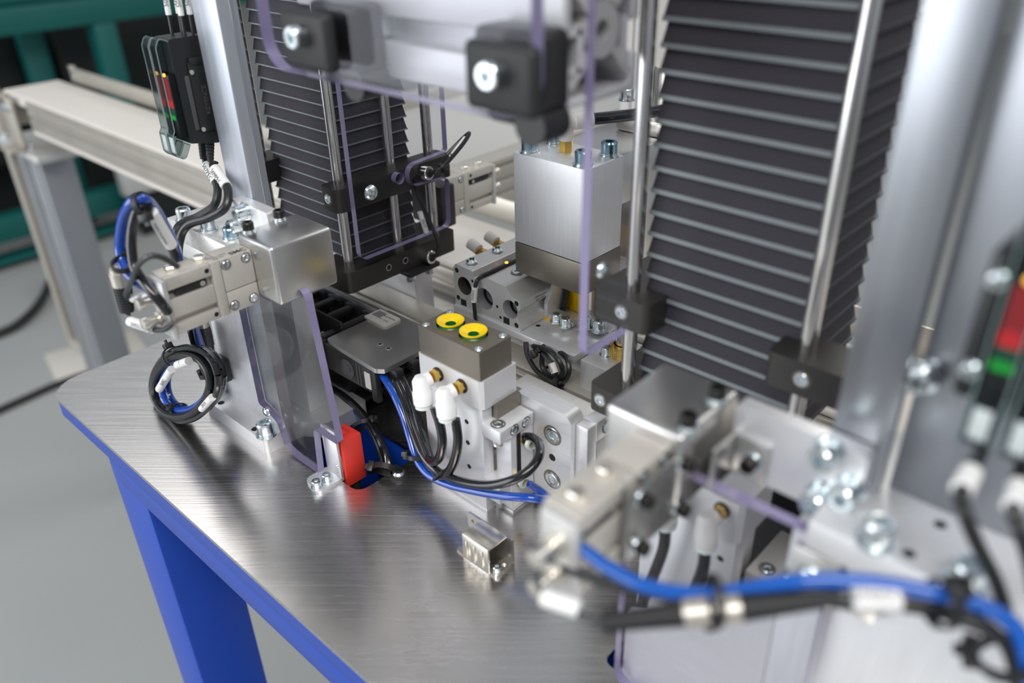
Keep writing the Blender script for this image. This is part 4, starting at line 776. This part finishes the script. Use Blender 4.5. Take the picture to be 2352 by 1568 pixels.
TR = thing('dark_filler', 'added black tray low behind the right suction column, under the right bellows', 'filler', (-70, 350, 0))  # black filler added to darken this gap and hide the bright table top
b = B(); b.box(-200, 60, 340, 360, .05, 84, 1); part('filler_wall', b, 'black', TR)
b = B(); b.box(-118, 60, 312, 339.9, .05, 14, 1); part('filler_floor', b, 'black', TR)

# ------------------------------------------------------------------ slide unit with stop brackets right of the suction column
SG = thing('slide_unit', 'milled aluminium slide plate with stop brackets right of the suction column', 'slide', (-262, 314, 0))
b = B(); b.prism(rpoly([(-292, 10, 1), (-248, 10, 1), (-248, 78, 7), (-292, 78, 1)]), 'xz', 312, 324); part('side_plate', b, 'alux', SG)
b = B(); b.box(-308, -240, 324.1, 340, .05, 71.5, .8); part('back_bar', b, 'aluy', SG)
b = B(); b.box(-247.9, -238, 324.2, 345, 58, 72, .8); b.box(-247.8, -238.5, 316, 325, 20, 71.8, .8); part('end_block', b, 'alux', SG); screw(SG, (-238, 334, 65), (1, 0, 0), 5, 'flush')
b = B(); b.box(-291, -278, 291, 311.5, 4, 62, .5); part('slide_body', b, 'white_alu', SG)
b = B(); b.box(-277.9, -277.2, 296, 299, 20, 61); part('slide_seam', b, 'dark', SG)
b = B(); b.box(-292.5, -277, 280.9, 310.8, 61.2, 70.2, .4); part('stop_bracket', b, 'white_alu', SG)
b = B(); b.box(-292.5, -279, 280.9, 300, 13.4, 28.5, .4); part('stop_bracket', b, 'white_alu', SG)
b = B(); b.box(-291.5, -288, 290.2, 311, 70.25, 79.9); part('shim', b, 'taupe', SG)
b = B(); b.box(-289.5, -279.5, 293, 311.5, .05, 4, .4); part('foot', b, 'alux', SG)
screw(SG, (-284.5, 287, 70.2), (0, 0, 1), 5, 'flush'); 
for y in (293.5, 304): screw(SG, (-277, y, 66), (1, 0, 0), 4.2, 'flush')
b = B(); b.lathe([(4.4, 0), (4.4, 2.6), (3.2, 2.8), (3.4, 3.6), (3, 4.2), (3.4, 5), (3, 5.6), (0, 5.8)], (-284, 286, 61.1), (0, 0, -1), n=14); part('adjuster_screw', b, 'nickel', SG)
for y, z in ((304, 53), (297, 27)):
    b = B(); b.lathe([(4, 0), (4, 5), (0, 5)], (-278, y, z), (1, -.2, 0), n=8); part('brass_fitting', b, 'brass', SG)
    b = B(); b.lathe([(3, 5), (4.3, 5.2), (4.3, 7.4), (2.8, 7.8)], (-278, y, z), (1, -.2, 0), n=20); part('release_collar', b, 'pale', SG)
for z in (58.5, 24): screw(SG, (-262.5, 312, z), (0, -1, 0), 7.5, 'flush')
hole(SG, (-262.5, 312, 41.5), (0, -1, 0), 2.6)

# ------------------------------------------------------------------ nickel plated nest bracket on the table
NB = thing('nest_bracket', 'small nickel plated open box bracket with ribs lying on the bare table front', 'bracket', (-265, 252, 0))
b = B(); x0, x1, y0, y1 = -274.5, -253, 243, 258.5
b.box(x0, x1, y0, y0 + 1.4, 0.05, 18.9, .3); b.box(x0 + .05, x1 - .05, y0 + .05, y1 + 1, 17.6, 19.05, .4); b.box(x0 + .1, x0 + 1.2, y0 + .2, y1, 0.1, 18.4, .2)
b.prism(rpoly([(x0 - 11, 19, 1), (x0 - 11, 8, .5), (x0 + .5, 8, .3), (x0 + .5, .05, .2), (x1 + 5, .05, 1), (x1 + 5, 19, 1.5)][::-1]), 'xz', y1, y1 + 1.5, [circ(x0 - 6.5, 14, 1.4, 12), circ(x1 + 2, 6, 1.5, 12)])
b.prism(rpoly([(x0 - 9, y0 + 1, 1.5), (x0 + 1, y0 + .6, .2), (x0 + 1, y0 + 9, .2), (x0 - 2, y0 + 9, 1)]), 'xy', .05, 1.5)
b.prism(rpoly([(x1 - 1.5, y0 + .4, .2), (x1 + 5.5, y0 + .4, 1.4), (x1 + 5.5, y1 + 1, 1), (x1 - 1.5, y1 + 1, .2)]), 'xy', .05, 1.7, [circ(x1 + 2.6, y0 + 10.5, 1.5, 12)])
part('bracket_shell', b, 'nickel', NB)
for k in range(3): b = B(); b.box(x0 + 3.2 + 6.4 * k, x0 + 4.6 + 6.4 * k, y0 - 1.0, y0 - .02, 3, 15.5, .4); part('rib', b, 'nickel', NB)
screw(NB, (x1 + 2.2, y0 + 4.6, 1.7), (0, 0, 1), 3.4, 'cap', washer=False)

# ------------------------------------------------------------------ guided cylinder on its plate, sensor bracket, reflector
GP = thing('cylinder_plate', 'thin aluminium plate carrying the guided cylinder at the centre', 'plate', (-360, 410, 62))
b = B(); b.box(-421, -301, 380, 442, 63.5, 69, .5); part('plate_body', b, 'alux', GP); hole(GP, (-348.4, 397.1, 69.0), (0, 0, 1), 1.8)
GY = thing('guided_cylinder', 'stepped aluminium guided cylinder with round bores lying on the central plate', 'cylinder', (-386, 420, 69))
prof = rpoly([(-420, 69.1, 1), (-352, 69.1, 1), (-352, 76, 1), (-355, 79, .8), (-355, 84, .8), (-352, 87, 1), (-352, 93, 2), (-360, 95, 1), (-366, 101, 1), (-384, 102, 1), (-389, 100, 1), (-391, 98, .5), (-398, 98, .5), (-400, 103, 1), (-418, 104, 3), (-420.5, 100, 2)])
b = B(); b.prism(prof, 'xz', 382, 505, [circ(-409, 88, 7.4, 24), circ(-388, 84, 8.6, 28), circ(-362, 84, 7.4, 24)]); part('body', b, 'anod_d', GY)
for x, z, r in ((-409, 88, 7.4), (-388, 84, 8.6), (-362, 84, 7.4)):
    b = B(); b.lathe([(r, 0), (r * .97, 7)], (x, 382.2, z), (0, 1, 0), n=24); b.mi = 1; b.lathe([(r * .97, 7), (r * .84, 7.1), (r * .84, 9)], (x, 382.2, z), (0, 1, 0), n=24); b.mi = 0; b.lathe([(r * .84, 9), (r * .84, 22)], (x, 382.2, z), (0, 1, 0), n=24); b.mi = 1; b.lathe([(r * .84, 22), (0, 22)], (x, 382.2, z), (0, 1, 0), n=24); part('bore', b, ['taupe' if x == -409 else 'satin', 'dark'], GY)  # dark step ring and end disc paint the shade inside the bore
for x, z in ((-416.5, 99), (-355.5, 91), (-416.5, 76), (-356, 73)): hole(GY, (x, 382, z), (0, -1, 0), 2.1)
for x, z in ((-400, 95), (-375, 82), (-400, 84), (-372, 74), (-398, 72)): hole(GY, (x, 382, z), (0, -1, 0), 1.3)
for x in (-411, -366):
    b = B(); b.box(x - 3, x + 3, 381.8, 383, 70.5, 76, .2); part('slot', b, 'dark', GY)
for y in (392, 420): screw(GY, (-410, y, 104), (0, 0, 1), 5, 'pan', 'cover_screw', washer=False); screw(GY, (-396, y + 6, 98), (0, 0, 1), 4.5, 'flush')
screw(GY, (-375, 404, 102), (0, 0, 1), 5, 'flush')
for x in (-421, -421):
    pass
for y in (418, 438):
    b = B(); b.lathe([(4.2, 0), (4.2, 8), (0, 8)], (-421, y, 98), (-1, 0, 0), n=6); part('brass_fitting', b, 'brass', GY); b = B(); b.lathe([(0, 8), (4.4, 8), (4.6, 18), (0, 19)], (-421, y, 98), (-1, 0, .3), n=16); part('elbow_body', b, 'greypl', GY)
b = B(); b.box(-394.5, -391.5, 384, 450, 98.4, 101.4, .8); part('position_sensor', b, 'black', GY); b = B(); b.cyl((-393, 412, 101.4), (-393, 412, 102), 1.3, n=10); part('amber_lamp', b, 'ledamber', GY)
text(GY, 'SMC', (-351.9, 424, 90), (0, 1, 0), (0, 0, 1), 5, 'ink', bold=.1); text(GY, 'MGPM16-50Z', (-351.9, 404, 90.5), (0, 1, 0), (0, 0, 1), 2.2, 'ink'); text(GY, 'MAX 1.0MPa', (-351.9, 404, 88), (0, 1, 0), (0, 0, 1), 2, 'ink')
SQ = thing('sensor_lead', 'thin black lead with white tag crossing the bores of the guided cylinder', 'cable', (-391, 380, 98))
b = B(); b.tube([(-393, 386, 100), (-392.5, 380, 99), (-393, 377, 92), (-394, 376.6, 84), (-394, 377, 74), (-393.5, 377.5, 62), (-392, 380, 50)], 1.5, 8); part('lead', b, 'cable', SQ)
sleeve(SQ, (-392.8, 377.4, 94), (-394, 376.6, 82), 2.3, '508BRE', (.2, -1, 0), size=3, ink='greyink')
SN = thing('sensor_bracket', 'bright bent sensor bracket with two socket screws on the central plate', 'bracket', (-335, 412, 69))
b = B(); b.prism(rpoly([(-349, 408.5, 1), (-326, 408.5, 3.5), (-326, 420, 3.5), (-349, 420, 1)]), 'xy', 70.6, 74); b.prism(rpoly([(408.5, 70.6, .4), (431, 70.6, .4), (431, 105, 1), (425, 105, 1), (408.5, 84, 1)]), 'yz', -352.2, -349); part('bracket_body', b, 'satin', SN)
b = B(); b.prism(rpoly([(-352, 408.2, .3), (-331, 408.2, .3), (-331, 420, .3), (-352, 420, .3)]), 'xy', 69.05, 70.55); part('yellow_shim', b, 'yellowpl', SN)
for p in ((-336.6, 403.9, 74.0), (-327.3, 403.1, 74.0)): screw(SN, p, (0, 0, 1), 5)
b = B(); b.tube([(-347.2, 429.0, 90.6), (-346.6, 426.0, 79.2), (-347.4, 423.0, 68.3)], 1.9, 8); part('sensor_lead', b, 'cable', SN)
YB = thing('reflector', 'bright yellow plastic sensor block below the vacuum head', 'sensor', (-347, 437, 69))
b = B(); b.box(-362, -347.6, 434, 441, 69.05, 103, .8); b.box(-347, -334, 432, 439, 69.05, 103, .8); part('sensor_body', b, 'yellowpl', YB)
SP = thing('support_block', 'brushed aluminium block with bolts behind the purple panel edge', 'block', (-300, 452, 69))
b = B(); b.box(-333, -301, 421, 431.5, 69.05, 72, .6); part('foot', b, 'satin', SP); b = B(); b.box(-333.6, -268, 441, 470, 69, 105, .6); part('block_body', b, 'alux', SP)
for p in ((-317.8, 413.8, 74.0), (-301.7, 416.5, 74.0)): screw(SP, (min(p[0], -307), min(p[1], 429), 72), (0, 0, 1), 6.6, 'cap')
BU = thing('guide_block', 'brushed aluminium guide block with a gold ball bushing and steel shaft', 'block', (-270, 395, 0))
b = B(); b.box(-292, -240, 376, 420, .05, 72, .7); part('block_body', b, 'alu', BU)
q = Vector((-274.2, 393.7, 72.0)); b = B(); b.lathe([(8, 0), (9.5, 0), (9.5, 9), (6.4, 9), (6.4, 0)], (q.x, q.y + 6, 72), (0, 0, 1), n=28); part('ball_bushing', b, 'brass', BU)
b = B(); b.cyl((q.x, q.y + 6, 66), (q.x, q.y + 6, 98), 5.6, n=24); part('shaft', b, 'chrome', BU)
screw(BU, (-282.4, 392.0, 72.0), (0, 0, 1), 5)
b = B()
for k in range(10):
    for zz in (2.5, 6): a = k * .63 + zz; b.lathe([(0, .6), (.7, .3), (.8, -.2)], (q.x + 9.4 * math.cos(a), q.y + 6 + 9.4 * math.sin(a), 72 + zz), (math.cos(a), math.sin(a), 0), n=8)
o = part('ball', b, 'chrome', BU); o['kind'] = 'stuff'
# cable loops hanging under the plate
LO = thing('cable_loop', 'looped black cables tied under the front edge of the central plate', 'cable', (-316.9, 372.0, 58.8))
for pts, r in (([(-338.0, 372.0, 69.8), (-332.8, 368.0, 63.2), (-323.0, 366.0, 55.5), (-310.9, 366.0, 52.6), (-303.5, 368.0, 51.8), (-298.7, 370.0, 57.2), (-298.5, 372.0, 64.4), (-304.5, 376.0, 68.9), (-315.4, 382.0, 66.2)], 1.9), ([(-331.0, 372.0, 69.3), (-312.7, 368.0, 74.5), (-302.8, 366.0, 71.4), (-299.3, 366.0, 64.4), (-303.6, 368.0, 56.1), (-314.3, 370.0, 52.8), (-322.5, 372.0, 55.8), (-324.2, 374.0, 65.6)], 1.9), ([(-329.9, 374.0, 67.7), (-320.0, 371.0, 67.9), (-312.3, 369.0, 63.7), (-307.5, 368.0, 58.0), (-303.5, 368.0, 51.1)], 2.1)):
    b = B(); b.tube(pts, r, 8); part('cable_turn', b, 'cable', LO)
tie(LO, (-324.9, 372.0, 69.1), (.7, 0, -.6), 3.8, 3, head=(-.3, -.5, -.7)); tie(LO, (-303.1, 367.0, 53.9), (.9, 0, .2), 4.2, 3, head=(.3, -.4, -.9))
sleeve(LO, (-310.2, 367.0, 65.9), (-305.8, 366.0, 60.4), 2.7, '506PEC', (.1, -1, 0), size=3, ink='greyink')
for i, (a, c) in enumerate((((-344.1, 385.0, 34.9), (-322.8, 380.0, 48.2)), ((-333.6, 378.0, 37.3), (-310.4, 372.0, 45.5)))):
    a, c = Vector(a), Vector(c); d = c - a; t = thing('sensor_connector', ('upper ribbed black connector hanging behind the cable loops', 'lower smooth black connector hanging behind the cable loops')[i], 'connector', (a + c) / 2)
    b = B()
    for k in range(7): b.cyl(a + d * k / 7, a + d * (k + (.75 if i == 0 else 1)) / 7, 5.2 - .15 * k, n=16)
    b.cyl(a, c, 4.2, n=16); part('ribbed_boot', b, 'rubber', t); b = B(); b.cyl(a - d * .25, a, 4.8, n=16); part('knurled_ring', b, 'silver', t)

# ------------------------------------------------------------------ vacuum head
VH = thing('vacuum_gripper', 'square brushed aluminium vacuum gripper with a taupe foot hanging at the centre', 'gripper', (-339, 418, 106))
b = B(); b.box(-371, -308, 398, 439, 129.8, 195, .9); part('head_block', b, 'alu', VH)
b = B(); b.box(-371, -307.6, 398, 440, 106, 129.6, .9); part('foot_block', b, 'taupe', VH)
b = B(); b.box(-362, -309, 439.1, 540, 160, 194.6, .8); b.box(-350, -315, 480, 530, 100, 159.9, .8); part('arm', b, 'sheet', VH)
for p in ((-361.5, 404.5), (-315.8, 404.5), (-361.5, 430), (-315, 431)): screw(VH, (*p, 195), (0, 0, 1), 7.5, 'capblue')
fx, fy = (-343.1, 420.6, 195.0)[:2]
b = B(); b.lathe([(4.4, 0), (4.4, 1), (4.8, 1), (4.8, 8.5), (3, 9), (3, 11), (0, 11)], (fx, fy, 195), (0, 0, 1), n=6); part('brass_stud', b, 'brass', VH)
b = B(); b.cyl((fx, fy, 203), (fx, fy, 214), 4.9, n=20); b.lathe([(0, -5), (3.5, -4.4), (5.1, -1.5), (5.1, 5), (5.7, 5.6), (5.7, 15), (0, 15)], (fx, fy, 215), (.55, .8, .02), n=24); part('elbow_body', b, 'greypl', VH)
b = B(); b.lathe([(3.5, 15), (5.2, 15.2), (5.2, 18), (3.4, 18.4)], (fx, fy, 215), (.55, .8, .02), n=24); part('release_collar', b, 'pale', VH)
d = Vector((.55, .8, .02)).normalized(); b = B(); a = Vector((fx, fy, 215)); P = [a + d * 16, a + d * 40, a + d * 80 + Vector((0, 0, 1)), a + d * 140]; b.tube(P, 4, 12); tag(part('vacuum_hose', b, 'hose', None, P[1]), 'thick black vacuum hose leaving the grey elbow on the vacuum head', 'hose')
HD = thing('head_cylinder', 'round nickel cylinder with a bolted flange standing on the vacuum head arm', 'cylinder', (-322, 500, 195))
b = B(); b.box(-350, -300, 485, 530, 194.7, 206, 2); part('flange', b, 'nickel', HD)
b = B(); b.lathe([(0, 0), (13, 0), (13, 32), (12, 34), (0, 34)], (-318, 506, 206), (0, 0, 1), n=32); part('barrel', b, 'nickel', HD)
p = (-368.0, 519.4, 206.0); screw(HD, (p[0], p[1] + 4, 206), (0, 0, 1), 7)
BP = thing('rear_post', 'grey aluminium profile post rising behind the vacuum head', 'post', (-420, 700, -20))
b = B(); q0 = (-500.8, 700.0, 199.9); q1 = (-463.7, 700.0, 204.0)
for k in range(3): x = q0[0] + k * 14; b.box(x, x + 12, 700, 740, -900, 700, 1.5)
b.box(q0[0] + 1, q0[0] + 39, 703, 738, -900, 700); part('profile', b, 'greypl', BP)

# proximity sensors on the notched panel
for i, (c, pts, lab) in enumerate((((-463, 398, 161), [(-452, 400, 164), (-448, 408, 170), (-448, 425, 180), (-452, 436, 185), (-458, 434, 180), (-462, 420, 170)], 'short cylindrical steel sensor with looped black lead in the notch of the clear panel'), ((-464, 395, 92), [(-456, 397, 95), (-456, 400, 104), (-464, 398, 125), (-467, 392, 145), (-467, 390, 158)], 'short cylindrical steel sensor with tagged lead at the bottom bar of the left lift'))):
    t = thing('proximity_sensor', lab, 'sensor', c); ax = Vector((1, .12, .1)).normalized(); b = B(); b.lathe([(0, -6), (5.4, -6), (5.4, 4), (5, 4.6), (3.6, 4.6)], c, ax, n=28); part('sensor_barrel', b, 'sensor', t)
    b = B(); b.lathe([(3.6, 4.4), (3.2, 5.4), (0, 5.6)], c, ax, n=20); b.cyl(Vector(c) + ax * 4.5, pts[0], 1.8, n=10); part('end_cap', b, 'rubber', t)
    b = B(); b.tube([Vector(c) + ax * 5] + [Vector(p) for p in pts], 1.6, 8); part('lead', b, 'cable', t)
    if i: sleeve(t, (-465.2, 396.5, 112), (-466.8, 392.5, 130), 2.2, '507BR', (1, -.3, 0), size=3, ink='greyink')
    else: sleeve(t, (-452, 417, 172), (-453, 433, 181.5), 2.3, '507PEC', (1, -.5, .3), size=3, ink='greyink'); tie(t, (-450, 404, 166.5), (.2, .8, .5), 2.6, 2.4, head=(.2, .6, -.8))

# ------------------------------------------------------------------ right foreground hoses, connectors, leads
HR = thing('blue_air_hose', 'thick blurred blue air hose sweeping across the lower right corner', 'hose', (-98.1, 167.3, 159.1))
PB = [(-136.4, 166.1, 159.3), (-126.9, 165.2, 159.2), (-113.9, 165.2, 157.7), (-100.9, 166.5, 157.8), (-88.6, 170.2, 160.2), (-78.1, 175.6, 163.3), (-67.7, 182.4, 168.4), (-57.4, 188.7, 172.9), (-44.9, 195.7, 175.7), (-32.3, 201.6, 176.8), (-19.9, 209.1, 175.1), (-9.8, 213.2, 171.6), (-3.5, 213.1, 165.8), (1.7, 208.7, 155.8)]
b = B(); b.tube(PB, 2.6, 14); part('hose_wall', b, 'sky_hose', HR)
GR = thing('black_air_hose', 'dark hose running just under the blue hose in the right foreground', 'hose', (-110.9, 161.2, 157.9))
b = B(); b.tube([(-133.9, 160.9, 149.7), (-122.0, 161.7, 152.3), (-109.2, 163.9, 154.0), (-95.1, 168.1, 156.5), (-81.2, 176.6, 157.7), (-65.8, 186.2, 162.1), (-46.9, 195.6, 165.3), (-31.2, 204.0, 167.9), (-17.0, 209.0, 167.9), (-7.5, 211.9, 163.7), (-0.2, 208.6, 154.3)], 2.0, 12); part('hose_wall', b, 'cable', GR)
text(GR, 'TU0604  POLYURETHANE', (-121.1, 156.8, 159.3), Vector((-108.5, 162.9, 155.3)) - Vector((-131.1, 157.5, 154.5)), (.3, -.4, .8), 2.6, 'label')
RX = thing('sensor_connector', 'large blurred ribbed black connector with two gold knurled rings in the lower right', 'connector', (-76.7, 168.3, 161.2))
pa, pb, pc, pd, pe, pf = [Vector(p) for p in ((-103.0, 148.1, 154.7), (-83.7, 162.8, 160.9), (-77.2, 167.6, 162.9), (-70.5, 172.8, 164.7), (-48.3, 190.3, 171.0), (-35.3, 199.1, 172.0))]
b = B(); d = pb - pa
for k in range(14): b.cyl(pa + d * k / 14, pa + d * (k + .72) / 14, 3.0 + .08 * k, n=18)
b.cyl(pa, pb, 2.8, 3.7, n=18); d = pe - pd
for k in range(14): b.cyl(pd + d * k / 14, pd + d * (k + .8) / 14, 4.2 - .13 * k, n=18)
b.cyl(pd, pe, 3.9, 2.3, n=18); part('ribbed_boot', b, 'rubber', RX)
for a, c in ((pb, pc - (pc - pb) * .1), (pc + (pd - pc) * .1, pd)): b = B(); b.cyl(a, c, 4.6, n=24); part('knurled_ring', b, 'silver', RX)
b = B(); b.tube([pa, (-105.3, 147.1, 154.7), (-111.6, 146.2, 153.7), (-121.4, 144.9, 153.5), (-129.0, 146.1, 155.2), (-132.1, 150.8, 157.5), (-132.0, 157.5, 155.5)], 1.3, 8); part('lead', b, 'greycable', RX)
sleeve(RX, (-124.1, 142.6, 155.4), (-112.1, 146.8, 155.2), 2.9, None, name='wire_tag')
b = B(); b.tube([pe, pf, (-24.2, 207.1, 170.5), (-12.9, 212.0, 166.7), (-5.7, 211.8, 161.5), (-0.2, 207.7, 153.2)], 2.1, 10); part('outgoing_cable', b, 'cable', RX)
sleeve(RX, (-44.7, 190.0, 173.4), (-34.4, 197.6, 174.3), 3.4, '504SDLS', (-.2, -.7, .7), size=4, ink='greyink')
tie(HR, (-78.3, 170.5, 164.2), (.7, .7, 0), 7.2, 2.6, head=(0, 0, -1)); tie(HR, (-24.9, 205.6, 173.0), (.6, .7, -.2), 6.5, 3.4, head=(0, -.3, 1))
tie(HR, (-6.2, 209.7, 161.2), (.3, .1, -1), 7, 4, head=(-1, -.2, 0))
for i, (x, pts, lab) in enumerate(((-33.2, [(-30.5, 215.8, 206.6), (-28.0, 216.7, 197.8), (-23.0, 218.9, 187.6), (-16.1, 220.2, 177.4), (-11.0, 220.5, 168.2)], 'black lead with white plug dropping from the nearer right amplifier'), (-22.8, [(-18.0, 220.3, 204.5), (-15.3, 222.3, 196.7), (-10.7, 224.2, 186.6), (-5.9, 223.5, 176.6)], 'black lead with white plug dropping from the outer right amplifier'))):
    top = Vector((x, 253, 203)); b = B(); b.tube([top, *pts], 2.2, 10); o = part('sensor_cable', b, 'cable', None, pts[0]); tag(o, lab, 'cable', 'leads below the right amplifiers')
    q = Vector(pts[0]); dd = (top - q).normalized(); sleeve(o, q - dd * 1, q + dd * 10, 3.2, None, name='white_plug')
